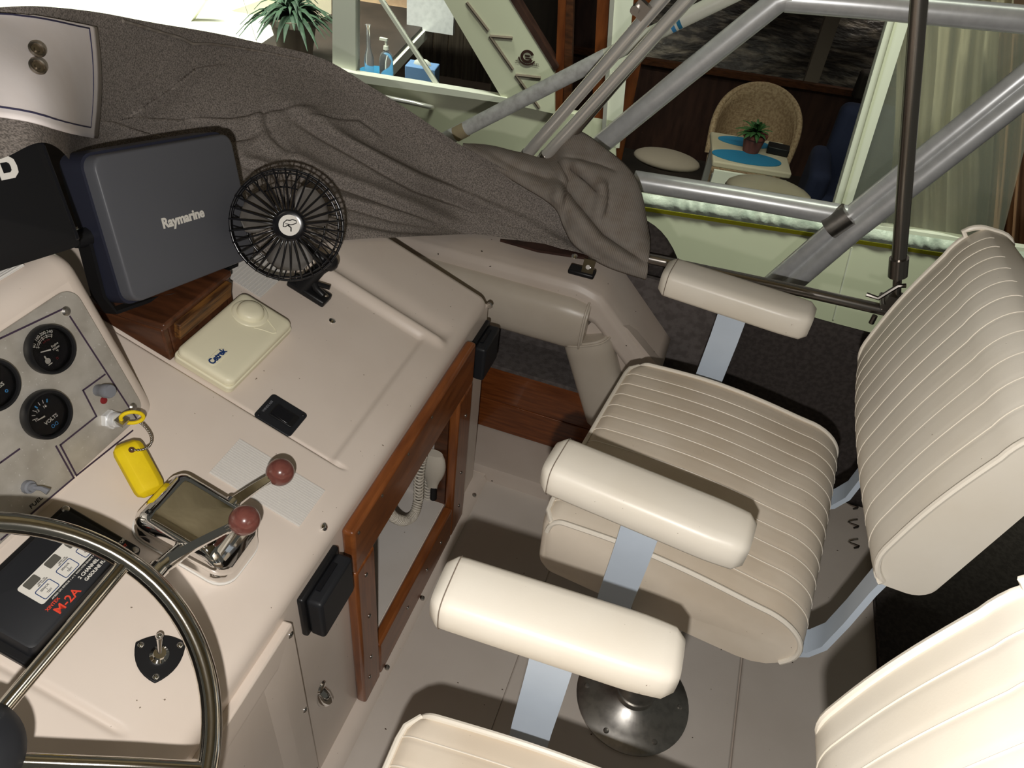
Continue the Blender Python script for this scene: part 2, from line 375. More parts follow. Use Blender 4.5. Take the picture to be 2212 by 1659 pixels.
# aft: dark canvas floor cover and drop cloth; starboard weather cloth under the rail
def clothgrid(name, pts, mat_, parent=None, nu=24, nv=14, amp=.012, fr=9, seed=1, th=.004):
    A, B, C_, D = [Vector(p) for p in pts]                    # A-B top, D-C bottom
    nn = (B - A).cross(D - A).normalized(); rnd = random.Random(seed); ph = [rnd.random() * 6 for _ in range(5)]
    def f(u, v):
        p = A.lerp(B, u).lerp(D.lerp(C_, u), v)
        return p + nn * amp * (math.sin(fr * u + ph[0] + 2 * v) * .6 + math.sin(fr * 2.3 * u + ph[1] - 3 * v) * .3 + math.sin(7 * v + 4 * u + ph[2]) * .3)
    m = MB(); m.grid(f, nu, nv); o = m.build(name, mat_, parent, smooth=80); return solid(o, th)
wc = thing('weather_cloth', 'dark grey weather cloth hung along the starboard rail behind the chair', 'canvas')
q = clothgrid('cloth', [(-.13, 1.625, .545), (.95, 1.625, .515), (.95, 1.60, .0), (-.10, 1.61, .0)], canvasd, wc, 30, 16, .008, 8, 3)
for dz in (.0, -.045, -.052):
    m = MB(); m.tube([(-.12 + 1.06 * t / 20, 1.615 - .001 * (t % 3), .535 - .03 * t / 20 + dz) for t in range(21)], .0022, 5); m.build('seam', canvasd, wc)
q = tag(clothgrid('aft_curtain', [(.655, .62, .02), (.648, 1.56, .02), (.80, 1.56, -.5), (.80, .62, -.5)], canvasd, None, 24, 10, .006, 6, 5), 'dark grey canvas curtain dropping behind the aft floor edge', 'canvas')
m = MB(); m.box((1.05, .8, -.26), (.9, 2.6, .02)); q = m.build('deck_below', canvasd); struct(q); q.name = 'floor_aft_step'
for hi_, y in enumerate((1.44, 1.51, 1.58)):
    m = MB(); pth = [(.60 + .012 * math.sin(k * .9), y + .004 * k, .004 + .004 * math.sin(k)) for k in range(9)]
    m.tube(pth, .003, 6); tag(m.build('wire_hook', darksteel), ('dark wire hook on the floor edge, nearest the seat cushion', 'middle one of the dark wire hooks on the floor edge', 'dark wire hook on the floor edge, farthest from the camera')[hi_], 'hook', 'wire hooks')

# ================================================================== helm console
con = thing('helm_console', 'cream moulded helm console with sloping top and teak-framed locker', 'console')
def hfun(y, s):
    h = 0
    tray = sstep(.684, .690, y) * (1 - sstep(1.028, 1.042, y)) * sstep(.043, .055, s + .03 * max(0, y - .69) * 0)
    h -= .006 * tray
    e = sstep(-.002, .03, s)
    h += .010 * math.exp(-((y - 1.050) / .012) ** 2) * e
    h += -.006 * math.exp(-((y - 1.080) / .022) ** 2) * e
    h += -.007 * math.exp(-((y - .687) / .003) ** 2) * sstep(.02, .04, s)
    h += -.005 * math.exp(-((y - .232) / .005) ** 2) * sstep(.045, .07, s)
    d = y - (1.25 - .02)
    if d > 0: h -= .02 - math.sqrt(max(0, .02 ** 2 - min(d, .02) ** 2))
    return h
ys = []
y = -.80
while y < 1.25 - 1e-6:
    ys.append(y); fine = any(abs(y - c) < .03 for c in (.232, .687, 1.035, 1.06, 1.24)); y += .0022 if fine else (.01 if y > .2 else .03)
ys.append(1.25)
ss = []
s_ = .62
while s_ > .0086:
    ss.append(s_); s_ -= .0035 if s_ < .09 else .02
ss.append(.0085)
mb = MB(); V = []
for y in ys:
    col = []
    for s_ in ss:
        col.append(K(y, s_, hfun(y, s_)))
    base = K(y, .0085, 0); ctr = base - KN * .028
    dy = hfun(y, -.01)
    for k in range(1, 9):
        a = T21 + (math.pi / 2 - T21) * k / 8
        col.append(ctr + Vector((math.sin(a), 0, math.cos(a))) * .028 + Vector((dy * math.sin(a), 0, dy * math.cos(a))))
    V.append([mb.bm.verts.new(p) for p in col])
for i in range(len(V) - 1):
    for j in range(len(V[0]) - 1):
        mb.bm.faces.new((V[i][j], V[i + 1][j], V[i + 1][j + 1], V[i][j + 1]))
mb.build('console_top', gel, con, smooth=60)
# aft face around the locker opening, end wall
mb = MB(); xf = -.40
for y0, y1, z0, z1 in ((-.8, .655, 0, .582), (1.055, 1.25, 0, .582), (.655, 1.055, .47, .582), (.655, 1.055, 0, .14)):
    mb.box((xf, (y0 + y1) / 2, (z0 + z1) / 2), (.0201, y1 - y0, z1 - z0))
mb.build('console_face', gel, con, smooth=0)
mb = MB(); mb.prism([(-.405, 1.244, 0), (-.405, 1.244, .59), (-.97, 1.244, .80), (-.97, 1.244, 0)], (0, -.012, 0)); mb.build('console_end', gel, con, smooth=0)
# locker box
mb = MB()
mb.box((-.648, .855, .132), (.512, .44, .02)); mb.box((-.655, 1.065, .32), (.5, .02, .40)); mb.box((-.655, .645, .32), (.5, .02, .40))
mb.box((-.905, .855, .32), (.02, .44, .40)); mb.box((-.655, .855, .53), (.5, .44, .02)); mb.build('locker_lining', gelin, con, smooth=0)
# teak frame with screws
tf = bpy.data.objects.new('locker_frame', None); COL.objects.link(tf); tf.parent = con
def rail(y0, y1, z0, z1, x0=-.390, x1=-.368, name='frame_rail'):
    m = MB(); m.box(((x0 + x1) / 2, (y0 + y1) / 2, (z0 + z1) / 2), (x1 - x0, y1 - y0, z1 - z0)); o = m.build(name, woodz if 'stile' in name else wood, tf); return bevel(o, .006, 3)
rail(.605, 1.125, .470, .575); rail(.671, 1.046, .028, .140); rail(.605, .670, .028, .469, name='frame_stile'); rail(1.047, 1.125, .028, .469, name='frame_stile')
m = MB(); m.box((-.405, .862, .472), (.03, .39, .012)); m.box((-.405, .664, .30), (.03, .01, .33)); m.box((-.405, 1.052, .30), (.03, .01, .33)); m.build('frame_reveal', wooddk, tf, smooth=0)
def screw(p, axis, r_=.004, parent=None, mt=castalu):
    z = Vector(axis).normalized(); M = Matrix.Translation(p) @ z.to_track_quat('Z', 'Y').to_matrix().to_4x4()
    m = MB(); m.lathe([(.0001, r_ * .55), (r_ * .55, r_ * .45), (r_, r_ * .1), (r_, -r_ * .4)], 12, M)
    return m.build('screw', mt, parent)
for y, z in ((.635, .43), (.638, .30), (.636, .16), (.626, .10), (.80, .085), (.90, .09), (.98, .09), (1.09, .40), (1.088, .22), (1.09, .10)):
    screw((-.3675, y, z), (1, 0, 0), .0042, con)
for y in (.62, .70, .80, .9): screw((-.3675, y, .562), (1, 0, .2), .0032, con, brass)
screw(K(.580, .001, .002), (1, 0, .7), .006, con, chrome)
screw(K(.951, .201, -.005), KN, .0062, con, chrome)
screw(Vector((-.385, 1.247, .583)), (.3, 1, 0), .007, con, chrome)
screw(K(.588, .325, .004), (0, 1, .6), .006, con, chrome)
# access panel at the wheel side, with raised rim
m = MB()
def frus(mb, y0, y1, z0, z1, rim, x0, x1, xi):
    O = [(y0, z0), (y1, z0), (y1, z1), (y0, z1)]; I = [(y0 + rim, z0 + rim), (y1 - rim, z0 + rim), (y1 - rim, z1 - rim), (y0 + rim, z1 - rim)]
    I2 = [(y0 + rim + .02, z0 + rim + .02), (y1 - rim - .02, z0 + rim + .02), (y1 - rim - .02, z1 - rim - .02), (y0 + rim + .02, z1 - rim - .02)]
    mb.rings([[(x0, a, b) for a, b in O], [(x1, a, b) for a, b in O], [(x1, a, b) for a, b in I], [(xi, a, b) for a, b in I2]])
frus(m, -.10, .447, .05, .568, .045, -.392, -.376, -.390)
ap = m.build('access_panel', gel, con, smooth=30); bevel(ap, .003, 2)
for y, z in ((.438, .552), (.438, .33), (.438, .10)): screw((-.3755, y, z), (1, 0, 0), .0055, ap, chrome)
# chrome drain scoop
m = MB(); m.lathe([(.0001, .004), (.010, .003), (.012, 0)], 16, Matrix.Translation((-.389, .503, .272)) @ Matrix.Rotation(R_(90), 4, 'Y'))
m.rings([[Vector((-.389 + d, .500 + w * math.cos(a), z + .0 * math.sin(a))) if 0 else Vector((-.389 + d * max(0, math.sin(a)), .500 + w * math.cos(a), z)) for a in [k * math.pi / 8 for k in range(9)]] for z, w, d in ((.268, .010, .004), (.255, .012, .016), (.24, .012, .020), (.225, .009, .014), (.21, .003, .003))], closed=False, cap=False)
m.build('drain_scoop', chrome, con)
# black catch housings each side of the locker
for yc, zc in ((.531, .522), (1.196, .498)):
    m = MB(); m.box((-.386, yc, zc), (.012, .104, .094)); q = m.build('catch_housing', black, con); bevel(q, .004, 2)
    m = MB(); m.box((-.368, yc, zc - .002), (.026, .092, .086)); d = m.build('catch_body', blacks, q); bevel(d, .006, 3)
    m = MB(); m.box((-.372, yc, zc + .0415), (.007, .05, .004)); m.build('catch_slot', blackg, q)
# ribbed non-skid pads
def ribpad(y0, y1, s0, s1, h0, M, n, along='y', name='ribbed_pad', parent=None, seamat=None):
    m = MB(); m.prism([M @ Vector(p) for p in ((y0, s0, h0), (y1, s0, h0), (y1, s1, h0), (y0, s1, h0))], (M.to_3x3() @ Vector((0, 0, .0012))))
    for k in range(n):
        t = (k + .5) / n; r_ = .0020
        if along == 's':
            y = y0 + (y1 - y0) * t; w = (y1 - y0) / n * .33
            prof = [(y - w, 0), (y - w * .6, .0022), (y + w * .6, .0022), (y + w, 0)]
            m.rings([[M @ Vector((a, s, h0 + .001 + b)) for a, b in prof] for s in (s0, s1)])
        else:
            s = s0 + (s1 - s0) * t; w = abs(s1 - s0) / n * .33
            prof = [(s - w, 0), (s - w * .6, .0022), (s + w * .6, .0022), (s + w, 0)]
            m.rings([[M @ Vector((y, a, h0 + .001 + b)) for a, b in prof] for y in (y0, y1)])
    return m.build(name, pad_m, parent, smooth=30)
ribpad(.560, .634, .031, .180, 0, KF, 19, 's', parent=con)
ribpad(.905, .995, .322, .430, -.0055, KF, 17, 'y', parent=con)
# instrument pod
PT = R_(74); PA = Vector((-.686, 0, .731)); PD = Vector((-math.cos(PT), 0, math.sin(PT))); PNN = Vector((math.sin(PT), 0, math.cos(PT)))
PF = frame(PA, PT); PI_ = PF.inverted()
def PP(u, v, h=0.0): return PI_ @ onplane(u, v, PA + PNN * h, PNN)
a0 = PA + PD * -.05; a1 = PA + PD * .232
m = MB(); m.prism([(a0.x - .003, .618, a0.z), (a1.x - .003, .618, a1.z), (-1.0, .618, .962), (-1.0, .618, .72)], (0, -1.3, 0)); pod = m.build('instrument_pod', gel, con); bevel(pod, .030, 5)
m = MB(); m.prism([(-.69, .635, .70), (-.70, .618, .74), (-.76, .612, .93), (-.95, .612, .95), (-.97, .64, .80)], (0, -.05, 0))
topM = Matrix(((0, -1, 0, -.0), (1, 0, 0, 0), (0, 0, 1, .957), (0, 0, 0, 1)))
ribpad(.30, .560, .772, .835, -.0005, topM, 16, 'y', parent=con)
# ================================================================== instrument panel
ip = thing('instrument_panel', 'weathered aluminium instrument panel with round black gauges', 'instrument panel', PF)
m = MB(); slab(m, rrect(.70, .207, .022, 6, .588 - .35, .0945), -.002, .0015); plate = m.build('panel_plate', panelalu, ip); bevel(plate, .0006, 1)
def pline(pts, w=.0022, z=.0019):
    m = MB(); P = [PP(u, v) for u, v in pts]
    for a, b in zip(P, P[1:]):
        a = Vector((a.x, a.y, z)); b = Vector((b.x, b.y, z)); d = (b - a).normalized(); n_ = Vector((-d.y, d.x, 0)) * w / 2
        a = a - d * w / 2; b = b + d * w / 2
        m.prism([a + n_, b + n_, b - n_, a - n_], (0, 0, .0003))
    return m.build('panel_line', violet, ip, smooth=0)
pline([(-60, 758), (0, 730), (134, 667)]); pline([(149, 684), (292, 903)])
pline([(224, 809), (177, 843), (206, 899), (128, 961), (163, 1027), (284, 930)]); pline([(119, 964), (157, 1032), (66, 1109), (0, 1165)]); pline([(-30, 1019), (0, 998), (39, 970)])
p = PP(143, 672, .002); M = Matrix.Translation((p.x, p.y, .0015)); m = MB(); m.lathe([(.0001, .004), (.004, .0035), (.0062, .001), (.0062, 0)], 16, M); m.build('panel_screw', castalu, ip)
m = MB(); m.lathe([(.0001, .004), (.004, .0035), (.0062, .001), (.0062, 0)], 16, Matrix.Translation((.573, .010, .0015))); m.build('panel_screw', castalu, ip)

def batt(g, z):
    m = MB()
    for dx in (-.0028, .0028): m.tube([(x, y, z) for x, y in rrect(.0034, .0040, .0014, 3, .001 + dx, -.0172)], .00035, 4, closed=True)
    m.tube([(-.0002, -.0182, z), (.0006, -.0174, z), (.0014, -.0182, z), (.0022, -.0174, z)], .0003, 4); return m.build('battery_symbol', cyanp, g)
def gauge(u, v, kind):
    p = PP(u, v, .013); M = Matrix.Translation((p.x, p.y, .0015))
    g = bpy.data.objects.new('gauge', None); COL.objects.link(g); g.parent = ip; g.matrix_local = M
    m = MB(); m.lathe([(.0300, 0), (.0312, .002), (.0312, .011), (.0300, .0135), (.0275, .0130), (.0265, .0105), (.0255, .0060)], 48); m.build('bezel', black, g)
    m = MB(); m.lathe([(.0001, .0066), (.0258, .0064), (.0258, .003)], 40); m.build('dial_face', blackg, g)
    z = .0070
    def arc(r_, a0, a1, w, mt, nm='scale_arc'):
        m = MB(); n = 20
        m.rings([[Vector(((r_ - w / 2) * math.cos(a), (r_ - w / 2) * math.sin(a), z)), Vector(((r_ + w / 2) * math.cos(a), (r_ + w / 2) * math.sin(a), z))] for a in [R_(a0 + (a1 - a0) * k / n) for k in range(n + 1)]], closed=False, cap=False)
        return m.build(nm, mt, g, smooth=0)
    def tick(an, r0, r1, w, mt):
        a = R_(an); d = Vector((math.cos(a), math.sin(a), 0)); n_ = Vector((-d.y, d.x, 0)) * w / 2; o = Vector((0, 0, z))
        m = MB(); m.prism([o + d * r0 + n_, o + d * r1 + n_, o + d * r1 - n_, o + d * r0 - n_], (0, 0, .0002)); m.build('scale_mark', mt, g, smooth=0)
    def needle(an, r1, r0=.003):
        a = R_(an); d = Vector((math.cos(a), math.sin(a), 0)); n_ = Vector((-d.y, d.x, 0)); o = Vector((0, 0, z + .001))
        m = MB(); m.prism([o - d * r0 + n_ * .0009, o + d * r1 + n_ * .0005, o + d * r1 - n_ * .0005, o - d * r0 - n_ * .0009], (0, 0, .0006)); m.build('needle', white, g, smooth=0)
    if kind == 'water':
        arc(.0160, 48, 142, .0006, white); arc(.0180, 48, 142, .0006, white)
        for an in (52, 75, 95, 115, 138): tick(an, .0145, .0195, .0006, white)
        for an, tx in ((134, '60'), (108, '180'), (84, '200'), (60, '240')): text('number', tx, .0055, .0218 * math.cos(R_(an)), .0218 * math.sin(R_(an)), z, white, g, R_(an - 90), .0)
        text('lettering', 'Engine', .0040, .0075, .0018, z, white, g); text('lettering', 'Water', .0040, .0070, -.0024, z, white, g); text('lettering', '°F', .0040, .0065, -.0066, z, white, g)
        m = MB(); slab(m, rrect(.002, .006, .0009, 3, -.0115, -.0050), z, z + .0002); m.lathe([(.0001, 0), (.0038, 0)], 16, Matrix.Translation((-.0110, -.0098, z))); slab(m, rrect(.006, .0012, .0004, 2, -.0105, -.0148), z, z + .0002); m.build('thermometer_symbol', white, g, smooth=0)
        text('symbol', 'n', .007, .001, -.0135, z, darkred, g, 0, .0)
        for an in (98, 72): text('symbol', 'oo', .0042, .0125 * math.cos(R_(an)), .0125 * math.sin(R_(an)), z, darkred, g, R_(an - 90), 0)
        needle(160, .0145, -.001)
    elif kind == 'volts':
        for an, w, mt in ((162, .0008, white), (145, .0008, white), (127, .0008, white), (110, .0016, cyanp), (92, .0008, white), (74, .0008, white), (56, .0018, cyanp)): tick(an, .0150, .0195, w, mt)
        for an, tx in ((165, '10'), (112, '13'), (58, '16')): text('number', tx, .0052, .0118 * math.cos(R_(an)) - .003, .0118 * math.sin(R_(an)), z, white, g)
        text('lettering', 'VOLTS', .0066, .001, -.0085, z, white, g, 0, .012); batt(g, z); needle(170, .0145, -.004)
    else:
        text('lettering', 'PRESS', .0066, .004, -.006, z, white, g, 0, .012); text('symbol', 'o', .008, .010, -.0150, z, cyanp, g, 0, .01); needle(140, .016)
        for an in (165, 140, 115, 90, 65, 40): tick(an, .0150, .0195, .0008, white)
    m = MB(); m.lathe([(.0001, .0112), (.0262, .0106)], 32); m.build('gauge_glass', glassm, g)
    return g
gauge(115, 755, 'water'); gauge(107, 896, 'volts'); gauge(-12, 833, 'press')
# knob, warning lamp, key switch, fuel toggle
p = PP(212, 843, .002); m = MB(); M = Matrix.Translation((p.x, p.y, .0015)); m.lathe([(.0001, .024), (.0085, .0235), (.0095, .021), (.0095, .012), (.0080, .010), (.0080, 0)], 14, M); m.build('panel_knob', greyk, ip)
p = PP(224, 865, .002); m = MB(); m.lathe([(.0001, .003), (.0045, .002), (.005, 0)], 16, Matrix.Translation((p.x, p.y, .0015))); m.build('warning_lamp', darkred, ip)
p = PP(238, 906, .004); KX, KY = p.x, p.y
m = MB(); m.lathe([(.0135, 0), (.0135, .007), (.0125, .008), (.0001, .008)], 6, Matrix.Translation((KX, KY, .0015))); m.lathe([(.0105, .008), (.0105, .016), (.009, .018), (.0001, .018)], 20, Matrix.Translation((KX, KY, .0015))); q = m.build('key_switch', alu, ip)
p = PP(62, 1052, .004); m = MB(); M = Matrix.Translation((p.x, p.y, .0015)); m.lathe([(.0085, 0), (.0080, .006), (.0055, .007), (.0050, .011), (.0001, .011)], 12, M); m.tube([(p.x, p.y, .010), (p.x + .004, p.y - .004, .018), (p.x + .005, p.y - .010, .025)], .003, 8, radii=[.0025, .003, .0042]); m.build('fuel_toggle', greyk, ip)
p = PP(76, 1085); text('lettering', 'FUEL', .0075, p.x, p.y, .0018, black, ip, 0, 0, sx=1.15)

# ================================================================== floating key fob
kp = PF @ Vector((KX, KY, .020))
kf = thing('key_float', 'yellow foam key float on a bead chain beside the key switch', 'key fob')
A = K(*KP(268, 962, .030)[:2], .036); B = K(*KP(330, 1068, .018)[:2], .018)
d = (B - A).normalized(); up = (KN - d * KN.dot(d)).normalized(); sd = up.cross(d)
m = MB(); rr = []
Ln = (B - A).length
for k in range(15):
    t = k / 14; e = min(t, 1 - t) * Ln; g = math.sqrt(max(.02, 1 - (1 - min(1, e / .013)) ** 2)); c = A.lerp(B, t)
    hw, hh = .0185 * (.55 + .45 * g), .0125 * g
    rr.append([c + sd * (hw * x) + up * (hh * y) for x, y in ((1, .45), (.55, 1), (-.55, 1), (-1, .45), (-1, -.45), (-.55, -1), (.55, -1), (1, -.45))])
m.rings(rr); q = m.build('foam_float', yel, kf, smooth=30); bevel(q, .003, 2)
ringc = kp + PNN * .014 + Vector((0, .010, -.002)); m = MB()
ax1 = (PNN * .7 + Vector((0, .7, 0))).normalized(); ax2 = (PD * -.8 + Vector((0, .35, 0))).normalized()
m.tube([ringc + ax1 * (.0125 * math.cos(a)) + ax2 * (.0125 * math.sin(a)) for a in [k * 2 * math.pi / 24 for k in range(24)]], .0026, 8, closed=True); m.build('key_ring', yel, kf)
m = MB(); m.box(kp + PNN * .002, (.006, .012, .018), ry=-PT); m.build('key_blade', castalu, kf)
hole = A + d * .016 + up * .0125
beads = []
p0 = ringc + ax2 * .012; p3 = hole; p1 = p0 + Vector((.012, .012, -.03)); p2 = hole + d * .02 + sd * .022 + up * .012
for k in range(23):
    t = k / 22; beads.append(p0 * (1 - t) ** 3 + p1 * 3 * t * (1 - t) ** 2 + p2 * 3 * t * t * (1 - t) + p3 * t ** 3)
m0 = MB(); m0.sph((0, 0, 0), .0019, 8); b0 = m0.build('bead', darksteel, kf); b0.location = beads[0]
for p in beads[1:]:
    c = b0.copy(); COL.objects.link(c); c.location = p
m = MB(); m.lathe([(.0001, .0004), (.0042, .0004), (.0042, 0)], 14, Matrix.Translation(hole) @ up.to_track_quat('Z', 'Y').to_matrix().to_4x4()); m.build('eyelet', woodwn, kf)

# ================================================================== autopilot remote box
c0 = KF @ Matrix.Translation((.787, .292, -.006))
ct = thing('autopilot_box', 'cream plastic autopilot box with a round dome lying on the console', 'control box', c0)
m = MB(); slab(m, rrect(.182, .104, .010, 5), 0, .013); q = m.build('box_base', cream, ct); bevel(q, .002, 2)
m = MB(); slab(m, rrect(.178, .100, .011, 5), .013, .0165); m.build('box_gap', cream, ct)
m = MB(); rr = []
for h, i in ((.0165, 0), (.022, 0), (.025, .002), (.0265, .006), (.027, .012)):
    rr.append([Vector((x, y, h)) for x, y in rrect(.178 - 2 * i, .100 - 2 * i, max(.004, .013 - i), 5)])
m.rings(rr); m.build('box_lid', cream, ct, smooth=50)
m = MB(); m.lathe([(.030, .0268), (.029, .0285), (.0265, .029), (.0225, .030), (.0210, .036), (.0175, .0395), (.010, .0405), (.0001, .041)], 36, Matrix.Translation((.052, .012, 0))); m.build('dome', cream, ct, smooth=50)
m = MB(); pts = [(.030, -.010), (.036, -.022), (.041, -.038), (.046, -.042), (.051, -.038), (.056, -.026), (.062, -.014)]
m.tube([(x, y, .0268) for x, y in pts], .0012, 6); m.build('raised_rib', cream, ct)
m = MB(); slab(m, rrect(.040, .016, .0079, 8, -.060, -.004), .0265, .0278); q = m.build('logo_pad', cream, ct); bevel(q, .0008, 2)
text('lettering', 'Cetrek', .0145, -.060, -.004, .0279, bluep, ct, 0, .04, sx=.86)

# ================================================================== rocker switch plate
p = KP(605, 895); sw = thing('rocker_switch', 'black rectangular rocker switch plate flush in the console top', 'switch', KF @ Matrix.Translation((.714, .158, -.006)))
m = MB(); slab(m, rrect(.056, .066, .006, 4), 0, .003); q = m.build('switch_plate', blacks, sw); bevel(q, .001, 2)
m = MB(); slab(m, rrect(.026, .042, .003, 3, 0, -.005), .003, .0055); q = m.build('switch_bezel', black, sw); bevel(q, .001, 2)
m = MB(); m.prism([(-.0105, -.021 - .003, .005), (-.0105, -.005, .0065), (-.0105, .013, .010), (-.0105, .013, .004), (-.0105, -.024, .004)], (.021, 0, 0)); q = m.build('rocker', blackg, sw); bevel(q, .001, 2)
text('lettering', 'WINDLASS', .0055, 0, .025, .0032, greyk, sw)
for x, y in ((-.022, .027), (.022, -.027)):
    m = MB(); m.lathe([(.0001, .0042), (.002, .0036), (.0026, .003)], 10, Matrix.Translation((x, y, 0))); m.build('screw', black, sw)

# ================================================================== dual lever engine control
th = thing('engine_control', 'chrome twin-lever engine control with rosewood ball knobs', 'throttle', KF)
TY, TS = .470, .135
m = MB(); rr = []
for h, w, l, r_, dx, ds in ((0, .088, .150, .026, 0, 0), (.012, .090, .152, .028, 0, 0), (.018, .084, .146, .028, 0, .0), (.022, .086, .144, .022, 0, .001), (.040, .092, .132, .016, 0, .004), (.050, .088, .116, .014, 0, .006), (.058, .078, .098, .012, 0, .008), (.0605, .066, .084, .010, 0, .008), (.0613, .058, .076, .009, 0, .008)):
    rr.append([Vector((TY + dx + x, TS + ds + y, h)) for x, y in rrect(w, l, r_, 6)])
m.rings(rr); m.build('control_body', chrome, th, smooth=50)
m = MB(); slab(m, rrect(.092, .154, .027, 6, TY, TS), -.001, .003); m.build('base_gasket', pad_m, th)
def lever(pv, ball, nm):
    pv = Vector(pv); ball = Vector(ball); m = MB()
    d = (ball - pv); ln = d.length; d.normalize(); mid = pv + d * ln * .45 + Vector((0, 0, .008))
    path = []
    for k in range(9):
        t = k / 8; path.append(pv * (1 - t) ** 2 + mid * 2 * t * (1 - t) + ball * t * t)
    n_ = Vector((1, 0, 0)); rr = []
    for k, p in enumerate(path):
        t = (path[min(k + 1, 8)] - path[max(k - 1, 0)]).normalized(); sd = t.cross(Vector((0, 0, 1))).normalized(); u2 = sd.cross(t)
        w = .009 - .004 * k / 8; h = .006 - .002 * k / 8
        rr.append([p + sd * (w * a) + u2 * (h * b) for a, b in ((1, 0), (.75, .8), (-.75, .8), (-1, 0), (-.75, -.8), (.75, -.8))])
    m.rings(rr); l = m.build('lever', chrome, th, smooth=50)
    m = MB(); m.sph((0, 0, 0), .0195, 28); k_ = m.build('ball_knob', knobw, th, smooth=80); k_.location = ball
    m = MB(); m.cyl(ball - d * .026, ball - d * .014, .006, .007, 14); m.build('ferrule', chrome, th)
    return l
bl1 = KI @ (CAM + ray(605, 1020) * (1.03 / FPX)); bl2 = KI @ (CAM + ray(528, 1124) * (0.935 / FPX))
pv1 = KP(500, 1088, .050); pv2 = KP(352, 1218, .040)
lever((pv1.x - .004, pv1.y, .050), bl1, 'a'); lever((pv2.x, pv2.y, .040), bl2, 'b')
m = MB(); m.cyl((TY - .03, pv2.y - .01, .040), (pv2.x - .010, pv2.y, .040), .011, .011, 20); m.cyl((pv2.x - .006, pv2.y, .040), (pv2.x - .016, pv2.y, .040), .013, .013, 20); m.build('pivot_boss', chrome, th); m = MB()
m.cyl((TY + .03, pv1.y, .050), (pv1.x + .004, pv1.y, .050), .010, .010, 20); m.build('pivot_boss', chrome, th)

# ================================================================== steering wheel
WT = R_(35); WC = Vector((-.455, .121, .823)); WF = frame(WC, WT)
sw_ = thing('steering_wheel', 'polished steel spoked steering wheel with black hub cap', 'steering wheel', WF)
m = MB(); m.tube([(.2 * math.cos(a), .2 * math.sin(a), 0) for a in [k * 2 * math.pi / 96 for k in range(96)]], .0102, 18, closed=True); m.build('rim', wheelst, sw_, smooth=80)
for an in (2.5, -64.5, 74.5, 146, -140):
    a = R_(an); d = Vector((math.cos(a), math.sin(a), 0)); m = MB()
    m.tube([d * .03 + Vector((0, 0, -.030)), d * .07 + Vector((0, 0, -.022)), d * .13 + Vector((0, 0, -.008)), d * .196], .0072, 14); m.build('spoke', wheelst, sw_, smooth=80)
m = MB(); m.lathe([(.040, -.045), (.046, -.040), (.0475, -.028), (.045, -.014), (.036, -.003), (.02, .003), (.0001, .005)], 40); m.build('hub_cap', blacks, sw_, smooth=60)
m = MB(); m.lathe([(.034, -.19), (.034, -.10), (.026, -.08), (.026, -.04), (.0001, -.04)], 28); m.build('steering_shaft', blacks, sw_)

# ================================================================== fume detector
pd_ = KP(180, 1255, .026); FD = thing('fume_detector', 'black fume detector box with a white button label behind the wheel', 'detector', KF @ Matrix.Translation((.327, .232, 0)))
m = MB(); slab(m, rrect(.176, .112, .006, 4), 0, .010); q = m.build('detector_flange', black, FD); bevel(q, .002, 2)
m = MB(); rr = []
for h, i in ((.008, 0), (.020, .0015), (.0255, .0035), (.0265, .006)): rr.append([Vector((x, y, h)) for x, y in rrect(.158 - 2 * i, .096 - 2 * i, .007, 4)])
m.rings(rr); m.build('detector_case', blacks, FD, smooth=40)
HZ = .0266
def FL(u, v): p = (FD.matrix_world.inverted() if 0 else (KF @ Matrix.Translation((.327, .232, 0))).inverted()) @ onplane(u, v, KO + KN * HZ, KN); return p
lp = [FL(*q) for q in ((53, 1246), (150, 1160), (205, 1200), (115, 1284))]
cxl = sum(p.x for p in lp) / 4; cyl_ = sum(p.y for p in lp) / 4
m = MB(); slab(m, rrect(.094, .034, .003, 3, cxl, cyl_), HZ, HZ + .0005); m.build('button_label', white, FD)
for k in range(3):
    bx = cxl - .030 + k * .031
    m = MB(); slab(m, rrect(.017, .010, .0015, 2, bx - .002, cyl_ + .0105), HZ + .0004, HZ + .0012); m.build('led_window', greyled, FD)
    text('lettering', ('GREEN- OK\nRED- DANGER', 'GREEN- OK\nRED- DANGER', 'AMBER-\nSENSOR 1&2\nFAULT')[k], .0021, bx + .004, cyl_ + .0025, HZ + .0006, black, FD)
    m = MB(); P = rrect(.021, .0145, .002, 3, bx, cyl_ - .0080); m.tube([(x, y, HZ + .0007) for x, y in P], .0005, 4, closed=True); m.build('button_outline', bluep, FD)
    text('lettering', ('SENSOR\n1\nTEST', 'SENSOR\n2\nTEST', 'ALARM\nSILENCE')[k], .0032, bx, cyl_ - .0080, HZ + .0006, black, FD)
text('lettering', 'AMBER ON SENSOR 1 or 2  INDICATES SENSOR FAULT', .0030, cxl, cyl_ - .0200, HZ + .0002, white, FD)
text('lettering', 'M-2A', .0135, cxl - .030, cyl_ - .0345, HZ + .0002, redp, FD, 0, .012, sx=1.1)
text('lettering', 'XINTEX', .0052, cxl - .041, cyl_ - .0248, HZ + .0002, redp, FD, 0, .015)
text('lettering', '2 CHANNEL', .0056, cxl + .0125, cyl_ - .0265, HZ + .0002, white, FD, 0, .025)
text('lettering', 'GASOLINE FUME DETECTOR', .0056, cxl + .032, cyl_ - .0335, HZ + .0002, white, FD, 0, .025, sx=.92)
text('lettering', 'EXPORT', .0045, cxl + .052, cyl_ - .0400, HZ + .0002, redp, FD, 0, .02)
for x, y in ((.082, .050), (.082, -.050), (-.082, .050)):
    m = MB(); m.lathe([(.0001, .013), (.003, .0125), (.0048, .010)], 12, Matrix.Translation((x, y, 0))); m.build('screw', castalu, FD)

